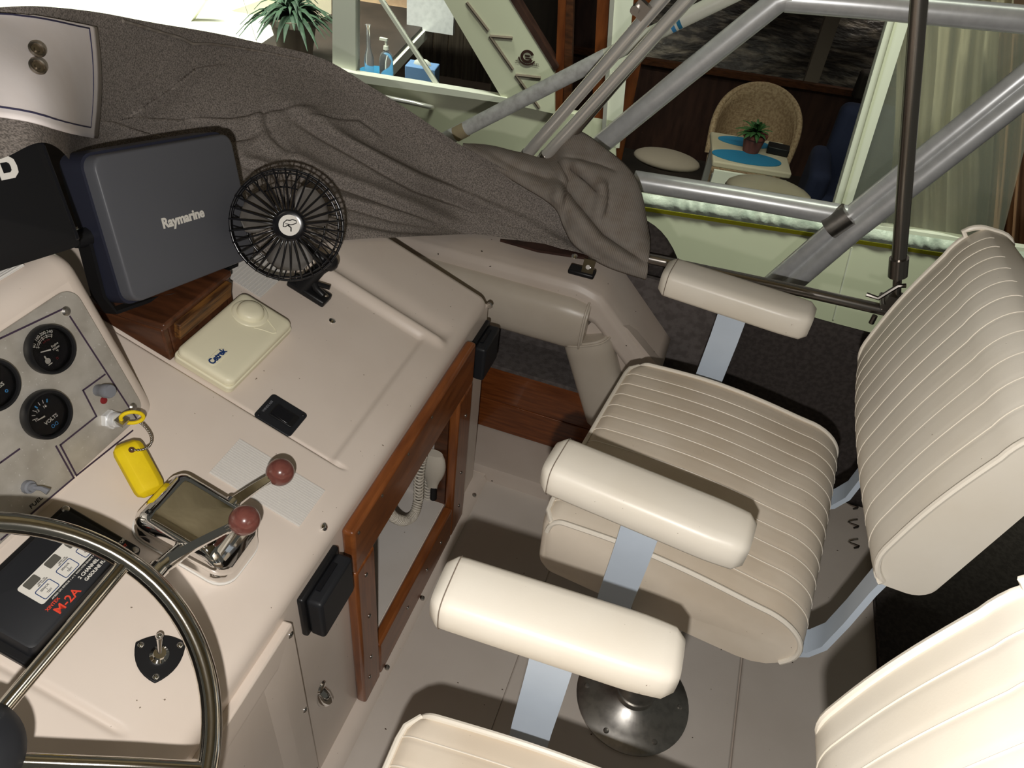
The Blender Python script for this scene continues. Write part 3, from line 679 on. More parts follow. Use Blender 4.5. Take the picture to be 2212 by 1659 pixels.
# ================================================================== three-cornered toggle plate
p = KP(343, 1418); tg = thing('toggle_plate', 'black three-cornered toggle switch plate inside the wheel rim', 'switch', KF @ Matrix.Translation((p.x, p.y, .0006)))
cor = [Vector((.028, -.016)), Vector((-.028, -.016)), Vector((0, .032))]; pts = []
for i in range(3):
    a, b = cor[i], cor[(i + 1) % 3]; mid = (a + b) / 2; out = mid.normalized() * .009
    for k in range(8): t = k / 8; pts.append(a.lerp(b, t) + out * 4 * t * (1 - t))
m = MB(); slab(m, [(q.x, q.y) for q in pts], 0, .003); q = m.build('toggle_base', black, tg); bevel(q, .0012, 2)
for c in cor:
    m = MB(); m.lathe([(.0001, .0045), (.0025, .004), (.0038, .003)], 12, Matrix.Translation((c.x * .78, c.y * .78, 0))); m.build('screw', chrome, tg)
m = MB(); m.lathe([(.0115, .003), (.0110, .006), (.0075, .0075), (.0070, .012), (.0001, .012)], 24); m.build('toggle_collar', chrome, tg)
m = MB(); m.tube([(0, 0, .010), (.006, .006, .020), (.010, .010, .026)], .003, 10, radii=[.0025, .0032, .0042]); m.sph((.0103, .0103, .0265), .0046, 12); m.build('toggle_lever', chrome, tg)

# ================================================================== wooden box, plotter, display
wb = thing('wooden_box', 'worn brown wooden box under the grey display', 'box')
zt = .783
def wpl(y0, y1, x0, x1, z0, z1, nm, mt, bv=.003):
    m = MB(); m.box(((x0 + x1) / 2, (y0 + y1) / 2, (z0 + z1) / 2), (x1 - x0, y1 - y0, z1 - z0)); o = m.build(nm, mt, wb); return bevel(o, bv, 2)
def wpr(x0, x1, y0, y1, nm, mt):                             # vertical board standing on the sloping top
    za = KO.z + (KO.x - x0) * math.tan(T21) - .006; zb = KO.z + (KO.x - x1) * math.tan(T21) - .006
    m = MB(); m.prism([(x0, y0, za), (x1, y0, zb), (x1, y0, zt), (x0, y0, zt)], (0, y1 - y0, 0)); o = m.build(nm, mt, wb); return bevel(o, .003, 2)
wpr(-.86, -.722, .692, .706, 'side_board', wooddk); wpr(-.86, -.722, .846, .86, 'side_board', wooddk)
wpr(-.736, -.722, .706, .846, 'front_board', wooddk); wpl(.692, .860, -.86, -.716, zt, zt + .012, 'top_board', wooddk)
m = MB(); m.box((-.716, .780, .768), (.012, .132, .030), ry=R_(12)); q = m.build('worn_batten', woodwn, wb); bevel(q, .002, 2)

RX = Matrix.Rotation(R_(-1.4), 4, 'Z') @ Matrix.Rotation(R_(-15), 4, 'Y') @ Matrix.Rotation(R_(-12.7), 4, 'X')
PM = Matrix.Translation((-.752, .824, .907)) @ RX @ Matrix(((0, 0, 1, 0), (1, 0, 0, 0), (0, 1, 0, 0), (0, 0, 0, 1)))
pl = thing('chart_plotter', 'chart plotter under a grey sun cover with white lettering, on the wooden box', 'display', PM)
m = MB(); rr = []
for z, w, h, r_ in ((-.024, .268, .205, .018), (-.0045, .267, .204, .018), (-.0018, .2655, .2025, .0175), (-.0004, .263, .200, .017), (.0, .259, .196, .016)):
    rr.append([Vector((x, y, z)) for x, y in rrect(w, h, r_, 6)])
m.rings(rr); m.build('sun_cover', greyp, pl, smooth=50)
m = MB(); slab(m, rrect(.276, .212, .020, 5), -.060, -.020); m.build('plotter_housing', navy, pl)
text('lettering', 'Raymarine', .0205, -.006, -.006, .0004, white, pl, R_(0), .036, sx=.98)
m = MB(); m.strip([(-.142, -.005, -.050), (-.142, -.09, -.056), (-.130, -.118, -.056), (0, -.122, -.056), (.130, -.118, -.056), (.142, -.09, -.056), (.142, -.005, -.050)], .024, .005, (0, 0, 1)); m.build('trunnion_bracket', black, pl)
for sx in (-1, 1):
    m = MB(); m.cyl((sx * .136, -.004, -.048), (sx * .158, -.004, -.048), .014, .012, 10); m.build('bracket_knob', black, pl)
m = MB(); m.cyl((-.02, -.118, -.056), (-.02, -.118 - .012, -.056), .03, .03, 20); m.build('mount_foot', black, pl)

# black display at the left, a piece of white lettering on its cover
RQ = Matrix.Rotation(R_(0), 4, 'Z') @ Matrix.Rotation(R_(-18), 4, 'Y') @ Matrix.Rotation(R_(-12), 4, 'X') @ Matrix(((0, 0, 1, 0), (1, 0, 0, 0), (0, 1, 0, 0), (0, 0, 0, 1)))
dbr = at(180, 522, x=-.705); D0 = Matrix.Translation(dbr - RQ.to_3x3() @ Vector((.163, -.086, 0))) @ RQ
dL = D0.inverted() @ onplane(12, 362, dbr, RQ.to_3x3() @ Vector((0, 0, 1)))
ds_ = thing('black_display', 'black display with a soft cover bearing part of a white letter', 'display', D0)
m = MB(); rr = []
for z, w, h, r_ in ((-.022, .338, .184, .008), (-.014, .338, .184, .008), (-.012, .328, .174, .008), (-.004, .326, .172, .008), (0, .300, .150, .004)): rr.append([Vector((x, y, z)) for x, y in rrect(w, h, r_, 4)])
m.rings(rr); m.build('display_cover', black, ds_, smooth=25)
m = MB(); m.box((.0, -.035, -.030), (.28, .07, .02)); q = m.build('display_housing', blacks, ds_); bevel(q, .006, 2)
m = MB(); m.box((.159, 0, -.008), (.007, .166, .012)); q = m.build('cover_edge', blackg, ds_); bevel(q, .002, 2)
# white letter D, built as a flat ring
m = MB(); O = [(-.02, -.024), (.012, -.024), (.024, -.014), (.026, 0), (.024, .014), (.012, .024), (-.02, .024)]; I = [(-.010, -.011), (.006, -.011), (.011, -.007), (.012, 0), (.011, .007), (.006, .011), (-.010, .011)]
m.rings([[Vector((dL.x + x * .5, dL.y + y * .5, z)) for x, y in P] for P, z in ((I, .0002), (I, .0009), (O, .0009), (O, .0002))], cap=False); m.build('lettering', white, ds_, smooth=0)
m = MB(); m.cyl((-.04, -.04, -.038), (-.04, -.125, -.075), .016, .022, 14); m.build('display_stalk', black, ds_)

# ================================================================== fan
FC = Vector((-.645, .929, .863)); zf = (CAM - FC).normalized(); zf = (zf + Vector((.10, -.02, .05))).normalized()
xf_ = Vector((0, 0, 1)).cross(zf).normalized(); yf = zf.cross(xf_)
FM = Matrix(((xf_.x, yf.x, zf.x, FC.x), (xf_.y, yf.y, zf.y, FC.y), (xf_.z, yf.z, zf.z, FC.z), (0, 0, 0, 1)))
fan = thing('desk_fan', 'small black fan with a wire guard clamped to the console', 'fan', FM)
RG = .089
m = MB(); m.tube([(RG * math.cos(a), RG * math.sin(a), 0) for a in [k * 2 * math.pi / 64 for k in range(64)]], .0022, 8, closed=True); m.build('guard_ring', blackg, fan, smooth=80)
m = MB(); m.tube([(RG * .97 * math.cos(a), RG * .97 * math.sin(a), -.034) for a in [k * 2 * math.pi / 64 for k in range(64)]], .0018, 8, closed=True)
m.tube([(RG * .72 * math.cos(a), RG * .72 * math.sin(a), -.046) for a in [k * 2 * math.pi / 48 for k in range(48)]], .0014, 6, closed=True)
NW = 30
for k in range(NW):
    a = (k + .5) * 2 * math.pi / NW; d = Vector((math.cos(a), math.sin(a), 0)); b = Vector((math.cos(a + .12), math.sin(a + .12), 0))
    m.tube([d * RG + Vector((0, 0, 0)), d * RG * .99 + Vector((0, 0, -.034)), b * RG * .72 + Vector((0, 0, -.046)), b * .03 + Vector((0, 0, -.046))], .0011, 5)
m.build('rear_guard', blackg, fan, smooth=80)
m = MB(); m.tube([(.020, 0, .030), (.045, .0, .031), (.062, .0, .024), (.078, 0, .012), (RG + .002, 0, .001)], .0015, 6); w0 = m.build('guard_wire', blackg, fan, smooth=80)
for k in range(1, NW):
    c = w0.copy(); COL.objects.link(c); c.matrix_local = Matrix.Rotation(k * 2 * math.pi / NW, 4, 'Z')
m = MB(); m.lathe([(.0255, .024), (.0255, .034), (.022, .037), (.0175, .036), (.0001, .036)], 32); m.build('hub_cap', blackg, fan)
m = MB(); m.lathe([(.0001, .0372), (.0165, .0368), (.0168, .035)], 28); m.build('hub_badge', white, fan)
lg = [(-.010, -.001), (-.008, .005), (-.003, .0085), (.002, .0075), (.006, .0085), (.0115, .006), (.011, .002), (.005, .0005), (-.002, .0005), (-.007, -.002), (-.010, -.001)]
m = MB(); m.tube([(x, y, .0373) for x, y in lg], .0008, 5); m.tube([(-.006, .003, .0373), (.0005, .0015, .0373)], .0005, 5); m.tube([(-.002, 0, .0373), (.002, -.004, .0373), (.001, -.010, .0373)], .0011, 5); m.build('badge_emblem', black, fan)
def bladef(ang):
    ca = R_(ang); m = MB()
    def f(u, v):
        r_ = .018 + u * .056; w = (.35 + .75 * math.sin(min(1, u * 1.15 + .15) * math.pi * .62)) * .62; w *= 1 if u < .8 else math.sqrt(max(.1, 1 - ((u - .8) / .2) ** 2 * .8))
        a = ca + (v - .5) * 2 * w * .95; return Vector((r_ * math.cos(a), r_ * math.sin(a), -.008 + (v - .5) * .022))
    m.grid(f, 10, 9); o = m.build('fan_blade', blade, fan, smooth=80); return solid(o, .0015)
for an in (150, 30, 265): bladef(an)
m = MB(); m.lathe([(.017, -.006), (.020, -.02), (.024, -.05), (.024, -.082), (.018, -.092), (.0001, -.092)], 24); m.build('motor', black, fan)
bp = KF @ Vector((.981, .270, -.006)); FI = FM.inverted()
m = MB(); MK = FI @ KF @ Matrix.Translation((.981, .272, -.006))
m.prism([MK @ Vector(q) for q in ((-.017, -.042, 0), (.017, -.042, 0), (.017, .036, 0), (-.017, .036, 0))], MK.to_3x3() @ Vector((0, 0, .014))); q = m.build('fan_base', black, fan); bevel(q, .004, 2)
jt = FI @ (K(.992, .255, .075)); m = MB()
m.tube([MK @ Vector((0, .01, .008)), MK @ Vector((.002, .004, .030)), MK @ Vector((.006, -.006, .060)), jt], .015, 12, radii=[.019, .014, .012, .012]); m.sph(jt, .016, 14); m.tube([jt, Vector((0, -.02, -.075))], .010, 10)
m.tube([MK @ Vector((.0, -.03, .014)), MK @ Vector((.0, -.012, .020)), MK @ Vector((.0, -.004, .032))], .007, 8); m.build('fan_stem', black, fan, smooth=60)
m = MB(); m.tube([MK @ Vector((.004, -.008, .026)), MK @ Vector((.010, -.034, .030))], .0045, 8); m.build('tilt_lever', black, fan)
for yy in (-.034, .028):
    m = MB(); m.lathe([(.0001, .003), (.003, .0025), (.0045, 0)], 12, MK @ Matrix.Translation((0.004, yy, .014))); m.build('screw', brass, fan)

# ================================================================== handset and coiled cord in the locker
hs = thing('radio_handset', 'beige radio handset with a white coiled cord hanging in the locker', 'handset')
hp = at(935, 1012, y=1.035); hp = Vector((hp.x, 1.035, hp.z)); m = MB(); rr = []
for k in range(9):
    t = k / 8; z = hp.z + .05 - .115 * t; w = (.022, .028, .030, .030, .028, .024, .018, .014, .012)[k]; dp = w * .62
    rr.append([Vector((hp.x + w * math.cos(a), 1.035 + dp * math.sin(a) * .8, z)) for a in [j * 2 * math.pi / 14 for j in range(14)]])
m.rings(rr); m.build('handset_body', cordw, hs, smooth=60)
m = MB(); m.tube([(hp.x + .004, 1.035, hp.z - .06), (hp.x + .006, 1.03, hp.z - .095)], .008, 10); m.box((hp.x - .03, 1.05, hp.z + .03), (.02, .02, .02)); m.build('strain_relief', black, hs)
def coil(path, r_, wr, turns):
    P = [Vector(p) for p in path]; out = []; n = turns * 10
    for i in range(n + 1):
        t = i / n * (len(P) - 1); k = min(int(t), len(P) - 2); a = t - k
        p0 = P[max(k - 1, 0)]; p1 = P[k]; p2 = P[k + 1]; p3 = P[min(k + 2, len(P) - 1)]
        c = .5 * ((2 * p1) + (p2 - p0) * a + (2 * p0 - 5 * p1 + 4 * p2 - p3) * a * a + (3 * p1 - p0 - 3 * p2 + p3) * a ** 3)
        tg_ = (p2 - p1).normalized(); s1 = tg_.cross(Vector((0, 1, .01))).normalized(); s2 = s1.cross(tg_)
        an = i / 10 * 2 * math.pi; out.append(c + s1 * (r_ * math.cos(an)) + s2 * (r_ * math.sin(an)))
    m = MB(); m.tube(out, wr, 5, cap=True); return m.build('coiled_cord', cordw, hs, smooth=80)
coil([at(u, v, x=-.425) for u, v in ((912, 985), (905, 1030), (903, 1080), (893, 1113), (872, 1125), (848, 1115), (838, 1098))], .0095, .0024, 46)
coil([at(u, v, x=-.435) for u, v in ((918, 985), (925, 1030), (922, 1080), (912, 1112))], .0095, .0024, 26)
# ================================================================== helm chairs
def make_chair(label, origin, rot, ped=None, byaw=0.0, wide=.222, bup=0.0, bxo=0.0):
    M = Matrix.Translation((*origin, 0)) @ Matrix.Rotation(rot, 4, 'Z')
    ch = thing('helm_chair', label, 'chair', M, 'helm chairs'); MI = M.inverted()
    ZS = .60; TH = .130; W2 = wide
    # seat: a side profile swept across, channels run fore and aft
    def sprof(n=72):
        P = []
        # start bottom front, go up the front, over the top, round the back, underneath
        def add(x, z): P.append((x, z))
        for k in range(8): a = R_(180 + 90 - 90 * k / 7); add(-.170 + .022 * math.cos(a), -TH + .022 + .022 * math.sin(a))
        for k in range(8): a = R_(180 - 90 * k / 7); add(-.165 + .030 * math.cos(a), -.036 + .036 * math.sin(a))
        for k in range(1, 20): t = k / 20; add(-.165 + .315 * t, 0 + .012 * math.sin(t * math.pi))
        for k in range(14): a = R_(90 - 120 * k / 13); add(.155 + .075 * math.cos(a), -.062 + .062 * math.sin(a))
        for k in range(4): a = R_(-30 - 60 * k / 3); add(.155 + .070 * math.cos(a), -TH + .06 + .06 * math.sin(a))
        return P
    SP = sprof(); ny = 97; rr = []
    for i in range(ny):
        y = -W2 + 2 * W2 * i / (ny - 1); e = 1 - abs(y) / W2
        crown = .010 * (1 - (y / W2) ** 2); shr = 1 - .085 * (1 - math.sqrt(max(0, 1 - max(0, 1 - e / .17) ** 2)))
        g = 0.0
        if abs(y) < W2 * .96: g = -.0012 * math.exp(-(((y + .5 * .036) % .036 - .018) / .0030) ** 2)
        ring = []
        for x, z in SP:
            top = sstep(-.05, -.02, z) if x < .13 else sstep(-.10, -.05, z)
            k = top if x > -.19 else 0
            ring.append(Vector((x * (shr if x < 0 else 1 - (1 - shr) * .25), y, ZS + z + (crown + g) * k)))
        rr.append(ring)
    m = MB(); m.rings(rr); seat = m.build('seat_cushion', vinylseat, ch, smooth=60)
    for sy in (-1, 1):
        m = MB(); pth = [Vector((x * (.915 if x < 0 else .98), sy * (W2 + .0005), ZS + z + .002)) for x, z in SP[8:-3]]
        m.tube(pth, .0042, 8); m.build('seat_piping', pip, seat)
    m = MB(); pth = []
    for i in range(0, ny, 4):
        y_ = -W2 + 2 * W2 * i / (ny - 1); e_ = 1 - abs(y_) / W2; sh_ = 1 - .085 * (1 - math.sqrt(max(0, 1 - max(0, 1 - e_ / .17) ** 2))); pth.append(Vector((SP[11][0] * sh_ - .002, y_, ZS + SP[11][1] + .004 + .006 * (1 - (y_ / W2) ** 2))))
    m.tube(pth, .0042, 8); m.build('seat_piping', pip, seat)
    # light seam welds between the channels
    for i in range(-6, 7):
        y = i * .036
        if abs(y) > W2 * .93: continue
        m = MB(); m.tube([Vector((x, y, ZS + z + .010 * (1 - (y / W2) ** 2) * (sstep(-.05, -.02, z) if x < .13 else sstep(-.10, -.05, z)) - .0004)) for x, z in SP[11:-8]], .0009, 5); m.build('channel_seam', pip, seat)
    m = MB(); m.box((0, 0, ZS - TH - .012), (.34, .40, .024)); q = m.build('seat_pan', whitemetal, ch); bevel(q, .004, 2)
    # backrest
    lean = R_(8); BX, BZ, BH, BT = .185 + bxo, .735 + bup, .325, .105
    bp = []
    for k in range(10): a = R_(270 - 90 * k / 9 ); bp.append((.055 + .055 * math.cos(a), .07 + .07 * math.sin(a)))
    for k in range(1, 12): t = k / 12; bp.append((0 - .005 * math.sin(t * math.pi) + .018 * t, .07 + (BH - .13) * t))
    for k in range(10): a = R_(180 - 90 * k / 9); bp.append((.018 + .035 + .035 * math.cos(a), BH - .06 + .06 * math.sin(a)))
    for k in range(6): a = R_(90 - 90 * k / 5); bp.append((.075 + .03 * math.cos(a), BH - .03 + .03 * math.sin(a)))
    for k in range(1, 6): t = k / 6; bp.append((.105 + (BT - .105) * t, (BH - .03) * (1 - t) + .03 * t))
    for k in range(6): a = R_(-90 * k / 5); bp.append((BT - .025 + .025 * math.cos(a), .025 + .025 * math.sin(a)))
    cb, sb = math.cos(byaw), math.sin(byaw)
    def BM(x, y, z):
        px = x * math.cos(lean) + z * math.sin(lean); return Vector((BX + px * cb - y * sb, px * sb + y * cb, BZ - x * math.sin(lean) * .6 + z * math.cos(lean)))
    bup_ = bup
    def FR(i): return sstep(-1, 8, i) * (1 - sstep(25, 36, i))
    rr = []
    for i in range(ny):
        y = -W2 + 2 * W2 * i / (ny - 1); g = -.0008 * math.exp(-(((y + .018) % .036 - .018) / .0030) ** 2) if abs(y) < W2 * .96 else 0
        wrap = -.036 * (y / W2) ** 2; ring = []
        for bi, (x, z) in enumerate(bp):
            fr = FR(bi)
            top = (z / BH) * .02 * (y / W2) ** 2
            ring.append(BM(x - wrap * fr * .5 - g * fr, y, z - top))
        rr.append(ring)
    m = MB(); m.rings(rr); back = m.build('backrest_cushion', vinyl, ch, smooth=60)
    for sy in (-1, 1):
        m = MB(); m.tube([BM(x + (.018 if x < .03 else .006), sy * (W2 + .001), z - .02 * z / BH) for x, z in bp[2:-9]], .0042, 8); m.build('back_piping', pip, back)
    for i in range(-6, 7):
        y = i * .036
        if abs(y) > W2 * .93: continue
        m = MB(); m.tube([BM(x + .036 * (y / W2) ** 2 * .5 * FR(bi) + .0004 * FR(bi), y, z - (z / BH) * .02 * (y / W2) ** 2) for bi, (x, z) in enumerate(bp) if 3 <= bi < 31], .0007, 5); m.build('channel_seam', pip, back)
    # arms on flat enamelled posts
    for sy in (-1, 1):
        ya = sy * .274; xa = -.045; za = .80
        rr = []; n = 25
        for i in range(n):
            t = i / (n - 1); e = min(t, 1 - t) * .274; k = math.sqrt(max(.0, 1 - (1 - min(1, e / .016)) ** 2)) * .22 + .78
            k = k if 0 < i < n - 1 else .74
            x = xa - .137 + .274 * t; w = .0395 * k * (1 - .10 * sstep(.8, 1, t)); hh = .0275 * k
            ring = []
            for j in range(20):
                a = j * 2 * math.pi / 20; c, s_ = math.cos(a), math.sin(a); c = math.copysign(abs(c) ** .52, c); s_ = math.copysign(abs(s_) ** .52, s_)
                ring.append(Vector((x, ya + w * c, za - .0275 + hh * s_ * (1 if s_ < 0 else 1))))
            rr.append(ring)
        m = MB(); m.rings(rr); arm = m.build('armrest', vinyl, ch, smooth=70)
        m = MB(); xs = xa - .137 + .014; m.tube([Vector((xs, ya + .0397 * math.copysign(abs(math.cos(a)) ** .52, math.cos(a)), za - .0275 + .0277 * math.copysign(abs(math.sin(a)) ** .52, math.sin(a)))) for a in [j * 2 * math.pi / 28 for j in range(28)]], .0008, 5, closed=True); m.build('arm_seam', thread if 0 else potgrey, arm)
        m = MB(); m.strip([(xa + .005, ya, za - .046), (xa + .005, ya, za - .12), (xa + .004, ya - sy * .004, za - .17), (xa + .002, ya - sy * .008, za - .255), (xa + .002, ya - sy * .016, za - .318), (xa + .002, ya - sy * .05, za - .330), (xa + .002, ya - sy * .12, za - .330)], .052, .007, (1, 0, 0)); q = m.build('arm_post', whitemetal, ch, smooth=50)
    # back brackets
    for sy in (-1, 1):
        pth = []
        y = sy * .165
        for x, z in ((-.02, .472), (.15, .472), (.20, .473), (.228, .481), (.248, .498), (.262, .53), (.268, .60), (.272 + bxo * .5, .68), (.285 + bxo, .80)): pth.append((x, y, z))
        m = MB(); m.strip(pth, .046, .009, (0, 1, 0)); m.build('back_bracket', whitemetal, ch, smooth=60)
    # pedestal
    if ped:
        pl_ = MI @ Vector((ped[0], ped[1], 0)); MP = Matrix.Translation((pl_.x, pl_.y, 0))
        m = MB(); m.lathe([(.118, 0), (.119, .006), (.114, .009), (.085, .016), (.050, .028), (.042, .034), (.042, .050), (.0001, .050)], 56, MP); b = m.build('pedestal_base', castalu, ch, smooth=50)
        m = MB(); m.lathe([(.040, .046), (.040, .20), (.034, .21), (.034, ZS - TH - .05), (.07, ZS - TH - .03), (.07, ZS - TH - .022), (.0001, ZS - TH - .022)], 32, MP); m.build('pedestal_post', castalu, ch, smooth=50)
        for k in range(6):
            a = k * math.pi / 3 + .25; m = MB(); m.lathe([(.0001, .016), (.004, .0155), (.0062, .0125), (.0062, .009)], 12, MP @ Matrix.Translation((.098 * math.cos(a), .098 * math.sin(a), 0))); m.build('bolt', castalu, b)
    return ch
make_chair('cream helm chair by the starboard side, whole seat and both armrests in view', (.104, .935), R_(-6.5), ped=(.136, .829), byaw=R_(8))
make_chair('near cream helm chair cut off by the bottom right of the picture', (.024, .180), R_(2), ped=(.04, .14), byaw=R_(7), wide=.210, bup=.075, bxo=.025)
# ================================================================== big grey canvas cover over the windscreen
def proj(P):
    c = M3.transposed() @ (Vector(P) - CAM); return (1106 + FPX * c.x / c.z, 829.5 + FPX * c.y / c.z)
def cons(u, v, h=.004): return onplane(u, v, KO + KN * h, KN)
ridge = [at(-330, 70, x=-.90), at(-150, 40, x=-.90), at(0, 27, x=-.90), at(110, 24, x=-.91), at(230, 30, x=-.94), at(370, 60, x=-.97), at(530, 92, x=-.98), at(690, 126, y=1.47), at(800, 190, y=1.50), at(900, 252, y=1.515), at(1000, 322, y=1.53), at(1130, 397, y=1.54), at(1215, 445, y=1.55), at(1270, 490, y=1.56)]
bott = [at(-330, 440, x=-.72), at(-150, 400, x=-.72), at(0, 347, x=-.715), at(108, 308, x=-.74), at(200, 400, x=-.93), at(360, 540, x=-.93), cons(505, 560), cons(740, 521), cons(870, 513), at(1000, 506, z=.612), at(1095, 515, z=.617), at(1190, 534, z=.622), at(1255, 549, z=.627), at(1300, 560, z=.635)]
def cr(P, t):
    n = len(P) - 1; t *= n; k = min(int(t), n - 1); a = t - k
    p0, p1, p2, p3 = P[max(k - 1, 0)], P[k], P[k + 1], P[min(k + 2, n)]
    return .5 * ((2 * p1) + (p2 - p0) * a + (2 * p0 - 5 * p1 + 4 * p2 - p3) * a * a + (3 * p1 - p0 - 3 * p2 + p3) * a ** 3)
folds = [([(250, 252), (340, 195), (420, 140), (500, 130)], .010, 9, 1), ([(205, 246), (300, 240), (400, 242), (500, 240), (610, 222), (690, 214)], .012, 10, 1),
 ([(605, 224), (680, 270), (760, 322), (830, 365), (900, 402), (1000, 435), (1180, 505)], .022, 15, -1), ([(230, 250), (330, 282), (480, 292), (580, 268)], .016, 14, 1),
 ([(595, 316), (700, 378), (850, 440), (1010, 502)], .016, 12, -1), ([(490, 330), (560, 352), (640, 380), (700, 425), (850, 470), (1000, 500)], .014, 10, -1),
 ([(566, 222), (590, 280), (640, 330)], .014, 13, 1), ([(655, 240), (780, 246), (835, 285)], .007, 8, 1), ([(205, 268), (300, 300), (420, 310)], .014, 11, -1),
 ([(700, 260), (850, 330), (1000, 400), (1150, 460)], .010, 24, 1), ([(720, 470), (850, 495), (980, 503)], .008, 12, 1), ([(380, 250), (470, 275), (560, 285)], .008, 14, -1)]
def seg(p, a, b):
    dx, dy = b[0] - a[0], b[1] - a[1]; L2 = dx * dx + dy * dy; t = max(0, min(1, ((p[0] - a[0]) * dx + (p[1] - a[1]) * dy) / L2))
    qx, qy = a[0] + dx * t, a[1] + dy * t; d = math.hypot(p[0] - qx, p[1] - qy); sgn = 1 if dx * (p[1] - a[1]) - dy * (p[0] - a[0]) > 0 else -1
    return d, sgn, t
def foldh(p):
    h = 0
    for pl_, amp, w, side in folds:
        best = (1e9, 1, 0, 0)
        for i, (a, b) in enumerate(zip(pl_, pl_[1:])):
            d, s_, t = seg(p, a, b)
            if d < best[0]: best = (d, s_, (i + t) / (len(pl_) - 1), 0)
        d, s_, t, _ = best
        if d > 5 * w: continue
        f = min(1, t * 5 + .15) * min(1, (1 - t) * 4 + .1)
        x = d * s_ * side / w
        h += amp * f * (-.9 * math.exp(-(x / .55) ** 2) + (1.0 * math.exp(-((x - 1.2) / 1.3) ** 2) if x > -1 else 0))
    return h
def cv(u, v):
    a = cr(ridge, u); b = cr(bott, u)
    if v < .12:                                              # far slope beyond the ridge
        t = 1 - v / .12; out = Vector((-.10, .02, -.10)) if u < .5 else Vector((-.02, .10, -.10))
        return a + out * t + Vector((0, 0, -.006 * t * t))
    t = (v - .12) / .88
    p = a.lerp(b, t)
    nn = Vector((.45, -.45, .75)).normalized()
    sag = -.030 * math.sin(math.pi * t) * (1 - .3 * u) * sstep(.16, .34, u) + .02 * math.sin(math.pi * t) * (1 - sstep(.12, .26, u))
    rim = .012 * math.exp(-(t / .05) ** 2)
    wv = .004 * math.sin(17 * u + 6 * t) + .003 * math.sin(31 * u - 9 * t + 1)
    return p + nn * (sag + rim + wv + foldh(proj(p)))
mb = MB(); mb.grid(cv, 300, 110); cvs = mb.build('canvas_cover', canvas, None, smooth=80, norm=False)
tag(cvs, 'big wrinkled grey canvas cover draped over the windscreen and console front', 'canvas')
bv = BVHTree.FromPolygons([v.co.copy() for v in cvs.data.vertices], [tuple(p.vertices) for p in cvs.data.polygons])
def oncv(u, v, off):
    d = ray(u, v).normalized(); h = bv.ray_cast(CAM, d)
    if h[0] is None: return (oncv(u, v + 4, off) if v < 400 else (CAM + d * 1.45, -d))
    n_ = h[1] if h[1].dot(d) < 0 else -h[1]; return h[0] + n_ * off, n_
# white patch with two snaps, lying on the canvas
c00, c10, c11, c01 = (-60, 22), (192, 46), (194, 297), (-60, 258)
def pt(u, v):
    top = (c00[0] + (c10[0] - c00[0]) * u, c00[1] + (c10[1] - c00[1]) * u); bo = (c01[0] + (c11[0] - c01[0]) * u, c01[1] + (c11[1] - c01[1]) * u)
    x = top[0] + (bo[0] - top[0]) * v + 10 * u * math.sin(math.pi * v); y = top[1] + (bo[1] - top[1]) * v; return x, y
PC = [at(c00[0], c00[1] + 8, x=-.975), at(c10[0], c10[1], x=-.975), at(c11[0], c11[1], x=-.905), at(c01[0], c01[1], x=-.905)]
def pf(u, v):
    x, y = pt(u, v); r_ = oncv(x, y + (8 if v < .03 else 0), .010)
    return r_[0] if isinstance(r_, tuple) else r_
pg = MB(); pg.grid(pf, 24, 22); patch = pg.build('white_patch', cloth, cvs, smooth=80); solid(patch, .002, 0)
patch['label'] = 'white cloth patch with blue stitching'
m = MB(); m.tube([pf(u, v) + Vector((.002, -.001, .002)) for u, v in [(.0 + .93 * k / 12, .07) for k in range(13)] + [(.93, .07 + .85 * k / 12) for k in range(1, 13)] + [(.93 - .93 * k / 12, .92) for k in range(1, 13)]], .0011, 5); m.build('stitching', thread, patch)
for v in (131, 167):
    p, n_ = oncv(62, v, .0165); n_ = (n_ + (CAM - p).normalized() * .8).normalized()
    m = MB(); m.lathe([(.0090, 0), (.0098, .002), (.0086, .0042), (.0070, .0034), (.0062, .0014), (.0034, .0014), (.0030, .0034), (.0001, .0036)], 28, Matrix.Translation(p) @ n_.to_track_quat('Z', 'Y').to_matrix().to_4x4()); m.build('snap_fastener', brass, patch)
# hem along the rim of the cover

m = MB(); m.tube([oncv(u, v, .003)[0] for u, v in ((262, 44), (305, 56), (345, 69), (390, 82), (412, 94), (450, 94), (500, 101), (560, 112), (610, 122), (650, 130))], .0028, 6); m.build('hem', canvasb, cvs, smooth=80)
# ================================================================== folded striped canvas hanging by the rail
lo = [at(1000, 325, y=1.55), at(1045, 348, y=1.545), at(1130, 398, y=1.53), at(1200, 445, y=1.51), at(1222, 490, y=1.50), at(1245, 530, y=1.48), at(1310, 572, y=1.47), at(1396, 600, y=1.47)]
hi = [at(1005, 318, y=1.60), at(1060, 320, y=1.61), at(1125, 335, y=1.63), at(1190, 345, y=1.66), at(1232, 286, y=1.70), at(1300, 320, y=1.67), at(1370, 390, y=1.63), at(1398, 510, y=1.57)]
sf = [([(1205, 350), (1225, 395), (1215, 450)], .010, 9, 1), ([(1200, 385), (1250, 450), (1300, 510), (1390, 570)], .022, 14, 1), ([(1225, 365), (1265, 395), (1300, 430)], .016, 12, -1), ([(1310, 400), (1310, 440), (1300, 480)], .014, 9, 1),
      ([(1050, 335), (1120, 370), (1200, 400)], .012, 16, -1), ([(1205, 345), (1290, 360), (1330, 375)], .010, 10, 1)]
